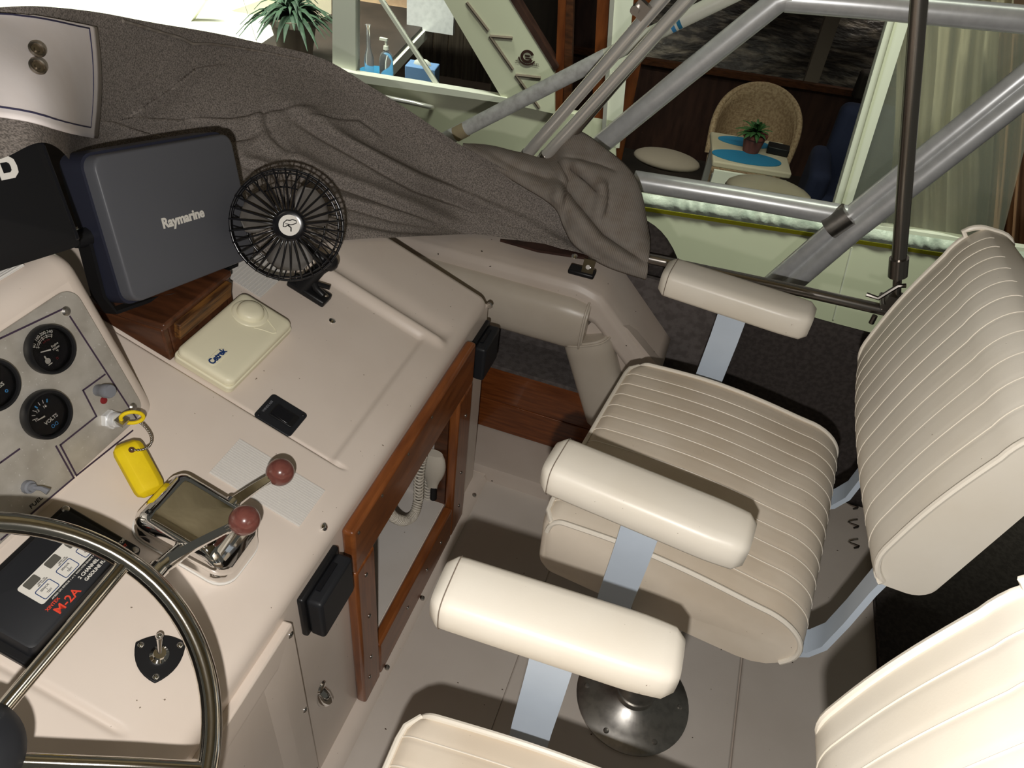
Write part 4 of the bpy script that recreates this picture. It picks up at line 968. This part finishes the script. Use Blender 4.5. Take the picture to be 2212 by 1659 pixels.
def sfold(p):
    h = 0
    for pl_, amp, w, side in sf:
        best = (1e9, 1, 0)
        for i, (a, b) in enumerate(zip(pl_, pl_[1:])):
            d, s_, t = seg(p, a, b)
            if d < best[0]: best = (d, s_, (i + t) / (len(pl_) - 1))
        d, s_, t = best
        if d > 5 * w: continue
        x = d * s_ * side / w; h += amp * min(1, t * 5 + .2) * min(1, (1 - t) * 5 + .2) * (-.9 * math.exp(-(x / .55) ** 2) + (math.exp(-((x - 1.2) / 1.3) ** 2) if x > -1 else 0))
    return h
def sc_(u, v):
    a = cr(hi, u); b = cr(lo, u); p = a.lerp(b, v); nn = Vector((.15, -.80, .55)).normalized()
    edge = math.sin(math.pi * min(1, max(0, v)))
    return p + nn * (.028 * math.sqrt(max(0, edge)) + sfold(proj(p)) * min(1, edge * 3) + .003 * math.sin(23 * u + 5 * v))
m = MB(); m.grid(sc_, 120, 60); rc = m.build('folded_canvas', canvasb, None, smooth=80, norm=False); solid(rc, .006)
tag(rc, 'folded striped grey canvas flap hanging over the start of the starboard rail', 'canvas')
m = MB(); m.tube([sc_(k / 40, .94) + Vector((0, -.003, .002)) for k in range(14, 41)], .0012, 5); m.tube([sc_(.985, k / 30) + Vector((0, -.003, .002)) for k in range(3, 30)], .0012, 5); m.tube([sc_(.52 - .02 * math.sin(k / 30 * 3), k / 30) + Vector((0, -.003, .002)) for k in range(2, 29)], .0012, 5); m.build('stitching', black, rc)
m = MB()
m.grid(lambda u, v: at(1385, 470, y=1.66).lerp(at(1470, 590, y=1.66), u).lerp(at(1400, 600, y=1.62).lerp(at(1480, 640, y=1.62), u), v) + Vector((0, 0, .03 * math.sin(u * 3))), 8, 8)
q = m.build('canvas_back_flap', canvasd, rc, smooth=80); solid(q, .004)

# ================================================================== rail, bimini legs, tower tubes, pole
rl = thing('side_rail', 'dark stainless side rail running aft with an upright tube joined to it', 'rail')
m = MB(); m.tube([at(1262, 540, y=1.55), at(1400, 558, y=1.55), at(1660, 613, y=1.55), at(1925, 673, y=1.55), at(2060, 705, y=1.55)], .0125, 14); m.build('rail_tube', darksteel, rl, smooth=80)
a = at(1940, 585, y=1.54); b = at(1990, -60, y=1.54); m = MB(); m.tube([a, b], .0145, 16); m.build('upright_tube', darksteel, rl, smooth=80)
d = (a - b).normalized(); m = MB(); m.cyl(a - d * .03, a + d * .012, .019, .019, 20); m.build('end_fitting', darksteel, rl)
rp = at(1928, 655, y=1.54); m = MB(); m.tube([a + d * .01, a + d * .03, rp + Vector((.0, 0, .02)), rp], .009, 10); m.box(rp + Vector((0, 0, .004)), (.035, .03, .036)); m.cyl(rp + Vector((-.02, -.02, -.002)), rp + Vector((-.02, .03, -.002)), .006, .006, 12); m.tube([rp + Vector((-.06, -.012, .012)), rp + Vector((-.035, -.016, .012)), rp + Vector((-.01, -.014, .05)), rp + Vector((.004, -.014, .055))], .005, 8); q = m.build('hinge_jaw', darksteel, rl)
p = at(1890, 682, y=1.53); m = MB(); m.cyl(p, p + Vector((0, 0, -.02)), .006, .006, 10); m.build('set_screw', darksteel, rl)
# base bracket on the coaming
br = thing('rail_bracket', 'small chrome and black rail bracket screwed to the coaming', 'bracket')
bp_ = at(1262, 588, z=.622); m = MB(); m.box(bp_ + Vector((-.005, 0, 0)), (.060, .030, .012)); q = m.build('bracket_foot', black, br); bevel(q, .004, 2)
m = MB(); m.box(bp_ + Vector((.008, -.005, .020)), (.026, .004, .030), rx=R_(-30)); m.build('bracket_plate', chrome, br)
m = MB(); m.cyl(bp_ + Vector((.008, -.012, .022)), bp_ + Vector((.008, -.004, .018)), .005, .005, 12); m.build('bracket_bolt', darksteel, br)
m = MB(); mp = at(1200, 548, z=.618); m.prism([at(1080, 522, z=.616), at(1160, 545, z=.618), at(1270, 562, z=.622), at(1270, 545, z=.622), at(1150, 528, z=.618)], (0, 0, .006)); tag(m.build('wood_strip', darkw), 'dark brown wood strip under the edge of the grey canvas', 'trim board')
screw(at(1241, 553, z=.632), (0, -.4, 1), .007, br, chrome)
# twin stainless bimini legs
bi = thing('bimini_legs', 'pair of polished steel canopy legs rising from the folded canvas', 'canopy frame')
for (u0, v0, u1, v1), yy in (((1128, 345, 1472, -50), 1.64), ((1168, 348, 1530, -50), 1.66)):
    a = at(u0, v0, y=yy); b = at(u1, v1, y=yy); m = MB(); m.tube([a, b], .0145, 18); m.build('leg_tube', steel, bi, smooth=80)
    d = (b - a).normalized(); m = MB(); m.cyl(a + d * .012, a + d * .022, .0155, .0155, 20); m.build('leg_collar', darksteel, bi)
a = at(1190, 348, y=1.68); b = at(1495, -10, y=1.68); m = MB(); m.tube([a, b], .010, 12); m.build('leg_tube', darksteel, bi, smooth=80)
p = at(1385, 20, y=1.62); m = MB(); m.box(p, (.03, .02, .03), ry=R_(30)); m.cyl(p + Vector((-.01, -.02, 0)), p + Vector((-.01, .02, 0)), .009, .009, 12); m.build('leg_clamp', darksteel, bi)
# aluminium tower frame
tw = thing('tower_frame', 'welded aluminium tube tower frame standing outboard of the rail', 'tube frame')
def alt(pts, yy, r_=.027, nm='tower_tube'):
    m = MB(); m.tube([at(u, v, y=yy) for u, v in pts], r_, 20); return m.build(nm, alu, tw, smooth=80)
alt([(1270, 335), (1480, 162), (1680, 2), (1712, -8)], 1.90); alt([(1700, -2), (1880, 12), (2240, 45)], 1.90)
alt([(1370, 390), (1600, 427), (1825, 466)], 1.90); alt([(1600, 668), (1820, 480), (2250, 135)], 1.90, .025); alt([(1625, 690), (1845, 500), (2260, 172)], 1.88, .025)
m = MB(); p0, p1 = at(1790, 492, y=1.885), at(1835, 462, y=1.885); m.tube([p0, p1], .032, 16); m.build('weld_collar', castalu, tw, smooth=80)
pole = thing('boat_pole', 'weathered pole with green and blue bands crossing behind the canopy legs', 'pole')
m = MB(); m.tube([at(940, 312, y=1.86), at(1310, 122, y=1.90)], .020, 16); m.build('pole_shaft', wpole, pole, smooth=80)
m = MB(); m.tube([at(1300, 127, y=1.90), at(1600, -20, y=1.93)], .019, 16); m.build('pole_tip', gwhite, pole, smooth=80)
for u0, v0, mt in ((1449, 53, cyanp), (1462, 46, teal)):
    a = at(u0, v0, y=1.915); d = (at(1600, -20, y=1.93) - at(1300, 127, y=1.90)).normalized(); m = MB(); m.cyl(a, a + d * .009, .0198, .0198, 18); m.build('colour_band', mt, pole)
p = at(985, 290, y=1.864); d = (at(1310, 122, y=1.90) - at(940, 312, y=1.86)).normalized(); m = MB(); m.cyl(p, p + d * .035, .0206, .0206, 18); m.build('tape_wrap', tanc, pole)
# unseen canvas canopy, added to block overhead light and reflect in the chrome
def cano(u, v):
    return Vector((-.9 + 2.2 * u, -1.2 + 2.8 * v, 2.12 - .12 * (2 * v - 1) ** 2 - .05 * (2 * u - 1) ** 2 + .01 * math.sin(20 * u + 9 * v)))
m = MB(); m.grid(cano, 24, 24); q = m.build('added_canopy', tanc, None, smooth=80); solid(q, .004); struct(q)
# ================================================================== neighbouring boat and boathouse
NA = R_(9); NU = Vector((math.cos(NA), math.sin(NA), 0)); NN = Vector((-math.sin(NA), math.cos(NA), 0)); NP = Vector((0, 3.4, 0))
def N(u, v, off=0.0): return onplane(u, v, NP + NN * off, NN)
nb = thing('neighbour_boat', 'pale green-white motor yacht cabin moored alongside to starboard', 'boat')
def npan(pts, mt, nm, off=0.0, th=.04, parent=None):
    m = MB(); m.prism([N(u, v, off) for u, v in pts], NN * th); return m.build(nm, mt, parent or nb, smooth=0)
# lower cabin side
npan([(600, 128), (760, 172), (1095, 222), (1095, 900), (600, 900)], ghull, 'hull_side', 0, .05)
npan([(1095, 222), (1330, 262), (1330, 900), (1095, 900)], ghull, 'hull_side', 0, .05)
npan([(1330, 445), (2400, 608), (2400, 1000), (1330, 1000)], ghull, 'hull_side', 0, .05)
for u0, v0, u1, v1 in ((1840, 535, 1800, 690), ):
    m = MB(); m.tube([N(u0, v0, -.001), N(u1, v1, -.001)], .004, 6); m.build('panel_seam', gwhite, nb)
npan([(1380, 446), (2200, 572), (2200, 580), (1380, 454)], yelline, 'yellow_stripe', -.006, .006)
# gathered clear hem along the window bottom
def hem(u, v):
    x = 1330 + 960 * u; y0 = 408 + (x - 1330) * .154; p = N(x, y0 + 29 * v, -.02)
    return p - NN * (.006 * math.sin(u * 160 + 3 * math.sin(u * 37)) * math.sin(math.pi * v) + .015 * math.sin(math.pi * v))
m = MB(); m.grid(hem, 300, 9); m.build('gathered_hem', ruff, nb, smooth=80)
npan([(1330, 400), (2400, 565), (2400, 600), (1330, 450)], gwhite, 'window_sill', .02, .04)
# window ledge and handle on the forward cabin
npan([(690, 140), (770, 160), (1095, 212), (1095, 224), (760, 176), (690, 156)], gwhite, 'window_ledge', -.04, .05)
m = MB(); m.tube([N(800, 212, -.01), N(830, 210, -.05), N(890, 222, -.05), N(928, 231, -.05), N(934, 232, -.01)], .011, 10); m.build('grab_handle', steel, nb, smooth=80)
# window posts
npan([(718, -60), (768, -60), (768, 166), (718, 158)], gwhite, 'window_post', -.01, .06)
npan([(778, -60), (786, -60), (956, 200), (948, 199)], gwhite, 'window_divider', 0, .03)
npan([(905, -40), (1060, -40), (1195, 150), (1195, 240), (1092, 222)], ghull, 'cabin_pillar', -.03, .08) if 0 else npan([(935, -40), (1078, -40), (1198, 152), (1198, 246), (1090, 222)], ghull, 'cabin_pillar', -.03, .08)
npan([(1078, -40), (1092, -40), (1206, 146), (1198, 154)], darkw, 'pillar_trim', -.035, .08)
for pts in ([(1008, 5), (1055, 66)], [(1058, 78), (1107, 78 + 4)], [(1058, 78), (1108, 150)], [(1114, 162), (1168, 168)], [(1114, 162), (1165, 233)]):
    m = MB(); m.tube([N(u, v, -.032) for u, v in pts], .007, 6); m.build('pillar_groove', potgrey, nb)
# emblem with a line of lettering
ec = N(1139, 122, -.034); ex = NU; ez = Vector((0, 0, 1)); m = MB()
def earc(r0, r1, a0, a1, n=20):
    m.rings([[ec + ex * (r * math.cos(R_(a0 + (a1 - a0) * k / n))) + ez * (r * .92 * math.sin(R_(a0 + (a1 - a0) * k / n))) for r in (r0, r1)] for k in range(n + 1)], closed=False, cap=False)
earc(.018, .030, 20, 330); earc(.034, .040, 190, 335); m.box(ec + ez * .002, (.022, .003, .007), rz=NA); m.box(ec - ez * .008 + ex * .006, (.026, .003, .005), rz=NA); eo = m.build('emblem', darkw, nb, smooth=0); solid(eo, .003)
tp_ = N(1139, 137, -.035)
t_ = text('lettering', 'TURBO DIESEL', .0165, 0, 0, 0, darkw, nb); t_.matrix_local = Matrix(((NU.x, 0, -NN.x, tp_.x), (NU.y, 0, -NN.y, tp_.y), (0, 1, 0, tp_.z), (0, 0, 0, 1)))
# wooden door posts
npan([(1207, -40), (1224, -40), (1214, 245), (1197, 243)], mahog, 'door_post', 0, .10); npan([(1224, -40), (1240, -40), (1232, 250), (1216, 246)], wooddk, 'door_post', .02, .06)
npan([(1292, -40), (1318, -40), (1300, 300), (1276, 296)], mahog, 'door_post', 0, .10)
npan([(1330, -40), (1372, -40), (1338, 320), (1306, 320)], gwhite, 'curtain_post', 0, .05)
npan([(1320, -40), (1330, -40), (1306, 320), (1298, 318)], steel, 'track_tube', -.02, .03)
# window stile and cover hem of the aft window
npan([(1922, 30), (1968, 34), (1836, 452), (1800, 448)], gwhite, 'window_stile', -.005, .04)
npan([(1938, 30), (1944, 30), (1822, 450), (1816, 449)], ghull, 'stile_rib', -.02, .02)
# glass
npan([(960, -60), (1100, 222), (768, 172), (768, -60)], glassm, 'window_pane', .02, .004)
npan([(500, -80), (718, -60), (718, 158), (560, 110)], glassm, 'window_pane', .02, .004)
npan([(1370, -60), (1940, -40), (1812, 450), (1336, 400)], glassm, 'window_pane', .02, .004)
m = MB(); m.grid(lambda u, v: N(1955 + 320 * u - 120 * v, 20 + 60 * u + (440 + 30 * u) * v, .03 + .02 * math.sin(9 * u + 3 * v)), 30, 20); q = m.build('clear_curtain', vinylwin, nb, smooth=80)
# drapes behind the clear curtain
def drp(x0, x1, off, nm, mt, fr, y0=0, y1=620):
    m = MB(); m.grid(lambda u, v: N(x0 + (x1 - x0) * u - 40 * v, y0 + (y1 - y0) * v, off + .05 * math.sin(fr * u + 2 * v) + .02 * math.sin(fr * 2.3 * u)), 60, 14); return m.build(nm, mt, nb, smooth=80)
drp(1950, 2190, .45, 'sheer_drape', drape, 30); drp(2165, 2360, .25, 'brown_drape', drapeb, 36, 60)
# cabin interior shell
zf_ = -1.35
def NX(a, off, z): p = NP + NU * a + NN * off; return Vector((p.x, p.y, z))
m = MB(); m.prism([NX(-1.1, .10, zf_), NX(3.2, .10, zf_), NX(3.2, 4.2, zf_), NX(-1.1, 4.2, zf_)], (0, 0, -.05)); m.build('cabin_floor', dkcab, nb, smooth=0)
BW = 3.6
ZW = -.53
m = MB(); m.prism([NX(-1.1, BW, zf_), NX(3.2, BW, zf_), NX(3.2, BW, ZW), NX(-1.1, BW, ZW)], NN * .06); m.build('cabin_back_wall', darkw, nb, smooth=0)
for a0, a1 in ((-1.1, -.62), (1.04, 1.16), (2.0, 2.1)):
    m = MB(); m.prism([NX(a0, BW, ZW), NX(a1, BW, ZW), NX(a1 - .02, BW, 1.2), NX(a0 - .02, BW, 1.2)], NN * .06); m.build('window_mullion', potgrey if a0 > 0 else darkw, nb, smooth=0)
m = MB(); m.box(NX(1.0, BW - .03, ZW), (4.2, .06, .05), rz=NA); m.build('window_ledge', wooddk, nb, smooth=0)
m = MB(); m.box(NX(1.55, BW - .12, ZW + .10), (.22, .12, .22), rz=NA); q = m.build('cabin_speaker', dkcab, nb); bevel(q, .02, 2)
def plastic(u, v):
    return NX(-1.6 + 5 * u, BW + .7 + .12 * math.sin(13 * u + 4 * v) + .05 * math.sin(31 * u - 11 * v), -.95 + .95 * v - .25 * abs(u - .45) * v)
m = MB(); m.grid(plastic, 50, 14); q = m.build('plastic_sheeting', mat('crumpled_sheet', sr(110, 104, 102), .25, stretch=(1, 1, 3.5), noise=(5, sr(196, 182, 168), .46, .66), bump=(7, .8, .05)), None, smooth=80); tag(q, 'crumpled clear plastic sheeting over a craft beyond the far cabin windows', 'sheeting')
m = MB(); m.prism([NX(-1.12, .12, zf_), NX(-1.12, 3.6, zf_), NX(-1.12, 3.6, .75), NX(-1.12, .12, .75)], NU * .03); m.build('cabin_bulkhead', dkcab, nb, smooth=0)
m = MB(); m.prism([NX(-.55, .3, zf_), NX(-.45, .3, zf_), NX(-.45, .3, .9), NX(-.55, .3, .9)], NN * .1); m.build('interior_post', mahog, nb, smooth=0)
# foredeck and forward cabin interior
m = MB(); m.prism([NX(-7.5, .05, .05), NX(-1.8, .05, .05), NX(-1.8, 3.4, .05), NX(-7.5, 3.4, .05)], (0, 0, -.06)); m.build('galley_top', gwhite, nb, smooth=0)
npan([(455, 40), (600, -12), (716, -12), (716, 30), (560, 95), (470, 75)], drape, 'tan_screen', 1.3, .04)
npan([(388, 62), (402, 62), (452, -12), (432, -12)], ghull, 'screen_strut', 1.0, .05)
m = MB(); m.prism([NX(-2.55, .06, .052), NX(-1.82, .06, .052), NX(-1.82, 1.85, .052), NX(-2.55, 1.85, .052)], (0, 0, .02)); m.build('galley_darkening_slab', dkcab, nb, smooth=0)  # dark slab added over the white galley top to lower its brightness
m = MB(); m.prism([NX(-3.0, 1.6, .05), NX(-2.62, 1.6, .05), NX(-2.62, 1.6, 1.4), NX(-3.0, 1.6, 1.4)], NN * .5); m.build('galley_locker', gwhite, nb, smooth=0)
m = MB(); m.prism([NX(-2.55, 1.9, .05), NX(-1.95, 1.9, .05), NX(-1.95, 1.9, 1.3), NX(-2.55, 1.9, 1.3)], NN * .05); m.build('galley_back', brick, nb, smooth=0)
for a, z in ((-2.35, .72), (-2.14, .66), (-2.2, .35)):
    m = MB(); m.box(NX(a, 1.89, z), (.10, .02, .12), rz=NA); m.build('socket_plate', darkw, nb, smooth=0)
m = MB(); m.prism([NX(-1.92, 1.5, .05), NX(-1.62, 1.5, .05), NX(-1.62, 1.5, 1.5), NX(-1.92, 1.5, 1.5)], NN * .05); m.build('steel_pillar', alu, nb, smooth=0)
# boathouse
for k in range(26):
    a = -2.4 + k * .16
    m = MB(); m.box(NX(a - .2, 4.6 + .006 * (k % 3), 1.0), (.152, .03, 4.6), rz=NA)
    if k == 0: bh = m.build('wall_boathouse', board, None, smooth=0); struct(bh)
    else: m.build('wall_board', board, bh, smooth=0)
m = MB(); m.box(NX(0, 9.5, 0), (26, .2, 9), rz=NA); o = m.build('wall_far', brick, None, smooth=0); struct(o)
m = MB(); m.box((0, 8, -2.6), (30, 24, .1)); o = m.build('floor_dock', dkcab, None, smooth=0); struct(o)

# ------------------------------------------------------------------ things inside the neighbouring cabin
def rot2(p, a): return Vector((p[0] * math.cos(a) - p[1] * math.sin(a), p[0] * math.sin(a) + p[1] * math.cos(a), p[2]))
def NO(u, v, off): return N(u, v, off)
wcx = NO(1615, 330, 2.3)
base_z = wcx.z - .52
wch = thing('wicker_chair', 'tan wicker tub chair seen through the aft cabin window', 'chair', Matrix.Translation((wcx.x, wcx.y, base_z + .05)) @ Matrix.Diagonal((.80, .80, .86, 1)))
def tub(u, v):
    a = R_(-20 + 220 * u); hgt = .42 + (.50 if 1 else 0) * math.sin(math.pi * u) ** .6 * 1.0
    r_ = .34 + .05 * v; return Vector((r_ * math.cos(a) * .98, r_ * math.sin(a), .15 + (hgt - .05) * v))
m = MB(); m.grid(tub, 40, 14); q = m.build('tub_back', wicker, wch, smooth=80); solid(q, .03)
m = MB(); m.tube([tub(k / 40, 1) for k in range(41)], .03, 10); m.build('rolled_rim', wicker, wch, smooth=80)
m = MB(); m.lathe([(.30, .18), (.33, .30), (.32, .38), (.0001, .40)], 28); m.build('seat', wicker, wch, smooth=60)
for a in (45, 135, 225, 315):
    m = MB(); m.cyl((.26 * math.cos(R_(a)), .26 * math.sin(R_(a)), 0), (.26 * math.cos(R_(a)), .26 * math.sin(R_(a)), .2), .02, .02, 10); m.build('leg', wicker, wch)
tp = NO(1620, 330, 1.55); tbz = tp.z - .02
tab = thing('small_table', 'little table with blue mats in front of the wicker chair', 'table', Matrix.Translation((tp.x, tp.y, 0)) @ Matrix.Rotation(NA, 4, 'Z'))
ztop = tp.z
m = MB(); m.box((0, .02, ztop - .02), (.50, .50, .04)); q = m.build('table_top', drape, tab); bevel(q, .01, 2)
m = MB(); m.box((0, -.24, ztop - .12), (.46, .02, .14)); m.build('apron', gwhite, tab)
for x in (-.21, .21):
    for y in (-.2, .2):
        m = MB(); m.box((x, y, (ztop + base_z) / 2 - .1), (.04, .04, ztop - base_z)); m.build('leg', steel, tab)
for y, w in ((.16, .14), (-.10, .18)):
    m = MB(); m.lathe([(.0001, .004), (1, .004), (1, 0)], 32, Matrix.Translation((-.03, y, ztop + .001)) @ Matrix.Diagonal((w * 1.25, w * .55, 1, 1))); m.build('place_mat', teal, tab)
def plantpot(name, label, loc, s_, mt_pot, mt_leaf, nleaf, ln, droop, seed, group=None):
    t = thing(name, label, 'plant', Matrix.Translation(loc), group); rnd = random.Random(seed)
    m = MB(); m.lathe([(.055 * s_, 0), (.075 * s_, .10 * s_), (.085 * s_, .105 * s_), (.085 * s_, .125 * s_), (.07 * s_, .125 * s_), (.0001, .11 * s_)], 20); m.build('pot', mt_pot, t)
    for k in range(nleaf):
        a = rnd.random() * 6.28; el = R_(rnd.uniform(25, 85)); l = ln * rnd.uniform(.6, 1.1); w = (.016 if nleaf < 100 else .009) * s_ * rnd.uniform(.7, 1.3)
        d = Vector((math.cos(a) * math.cos(el), math.sin(a) * math.cos(el), math.sin(el))); sd = Vector((-math.sin(a), math.cos(a), 0)); pth = []
        m = MB(); rr = []
        for i in range(6):
            u = i / 5; p = Vector((0, 0, .12 * s_)) + d * l * u + Vector((0, 0, -droop * l * u * u)); ww = w * math.sin(math.pi * (.12 + .86 * u)); rr.append([p - sd * ww, p + Vector((0, 0, .004)), p + sd * ww])
        m.rings(rr, closed=False, cap=False); m.build('leaf', mt_leaf, t, smooth=80)
    return t
plantpot('potted_plant', 'small dark green pot plant on the little table', (tp.x + .0, tp.y + .02, ztop + .004), .95, terra, leaf, 46, .17, .5, 3)
m = MB(); m.box(Vector((tp.x + .17, tp.y + .10, ztop + .026)), (.14, .10, .045)); q = m.build('dark_box', black); bevel(q, .005, 2); tag(q, 'small black box beside the pot plant on the little table', 'box')
ac = NO(1790, 380, 1.3); az = ac.z - .45
arm_ = thing('blue_armchair', 'navy blue upholstered armchair at the right of the cabin window', 'armchair', Matrix.Translation((ac.x + .22, ac.y + .1, az)))
m = MB(); m.box((0, 0, .22), (.55, .55, .32)); q = m.build('seat', navyf, arm_); bevel(q, .05, 4)
m = MB(); m.box((.02, .22, .52), (.56, .18, .56), rx=R_(-8)); q = m.build('backrest', navyf, arm_); bevel(q, .06, 4)
for x in (-.28, .28):
    m = MB(); m.box((x, -.02, .32), (.13, .52, .40)); q = m.build('arm', navyf, arm_); bevel(q, .05, 4)
cu = NO(1640, 418, .55)
m = MB(); m.sph((0, 0, 0), .2, 24, (1.2, .8, .35)); q = m.build('scatter_cushion', drape, None, smooth=80); q.location = cu + Vector((.05, .1, -.03)); tag(q, 'pale cushion on the sill seat below the cabin window', 'cushion')
m = MB(); m.sph((0, 0, 0), .17, 24, (1.3, .8, .3)); q = m.build('bunched_towel', potgrey, None, smooth=80); q.location = NO(1440, 345, 1.4); tag(q, 'bunched pale towel on the cabin floor left of the table', 'towel')
# forward cabin shelf things
pc = NO(640, 118, .55)
plantpot('spider_plant', 'leafy plant in a grey pot behind the forward cabin glass', pc, 1.55, potgrey, leafp, 120, .33, .75, 9)
def shelf(u, v, off): return NO(u, v, off)
b_ = shelf(835, 172, .30); sp = thing('soap_bottle', 'clear pump bottle on the forward cabin shelf', 'bottle', Matrix.Translation(b_))
m = MB(); m.lathe([(.030, 0), (.034, .01), (.034, .10), (.026, .125), (.012, .135), (.012, .15), (.0001, .15)], 20); m.build('bottle_body', clearpl, sp, smooth=50)
m = MB(); m.cyl((0, 0, .15), (0, 0, .19), .006, .006, 8); m.box((-.012, 0, .19), (.04, .014, .012)); m.cyl((0, 0, .145), (0, 0, .162), .014, .012, 12); m.build('pump', gwhite, sp)
t0 = shelf(912, 184, .30); tb = thing('tissue_box', 'blue and white tissue box on the forward cabin shelf', 'box', Matrix.Translation(t0) @ Matrix.Rotation(NA, 4, 'Z'))
m = MB(); m.box((0, 0, .05), (.15, .10, .10)); q = m.build('carton', bluew, tb); bevel(q, .004, 2)
m = MB(); m.sph((0, 0, .10), .035, 12, (1.3, .6, .8)); m.build('tissue', gwhite, tb)
b2_ = shelf(798, 160, .35); bt = thing('glass_vase', 'slim clear glass bottle left of the pump bottle', 'bottle', Matrix.Translation(b2_))
m = MB(); m.lathe([(.022, 0), (.024, .08), (.010, .13), (.008, .22), (.014, .235), (.0001, .235)], 16); m.build('vase_body', clearpl, bt, smooth=50)
m = MB(); m.lathe([(.05, 0), (.09, .03), (.085, .03), (.045, .006), (.0001, .006)], 24); q = m.build('teal_dish', teal); q.location = shelf(812, 168, .38); tag(q, 'shallow teal dish behind the pump bottle', 'dish')
for k, (u, v) in enumerate(((150, 6), (215, 12), (300, 8))):
    p = at(u, v, y=5.2); t = thing('deck_cleat', ('chrome deck fitting at the left on the far white foredeck', 'middle chrome deck fitting on the far white foredeck', 'chrome deck fitting nearest the plant on the far foredeck')[k], 'fitting', Matrix.Translation(p), 'foredeck fittings')
    m = MB(); m.cyl((-.03, 0, 0), (-.03, 0, .06), .012, .012, 10); m.cyl((.03, 0, 0), (.03, 0, .06), .012, .012, 10); m.build('feet', chrome, t); m = MB(); m.tube([(-.13, 0, .06), (0, 0, .075), (.13, 0, .06)], .014, 10); m.build('horn', chrome, t)
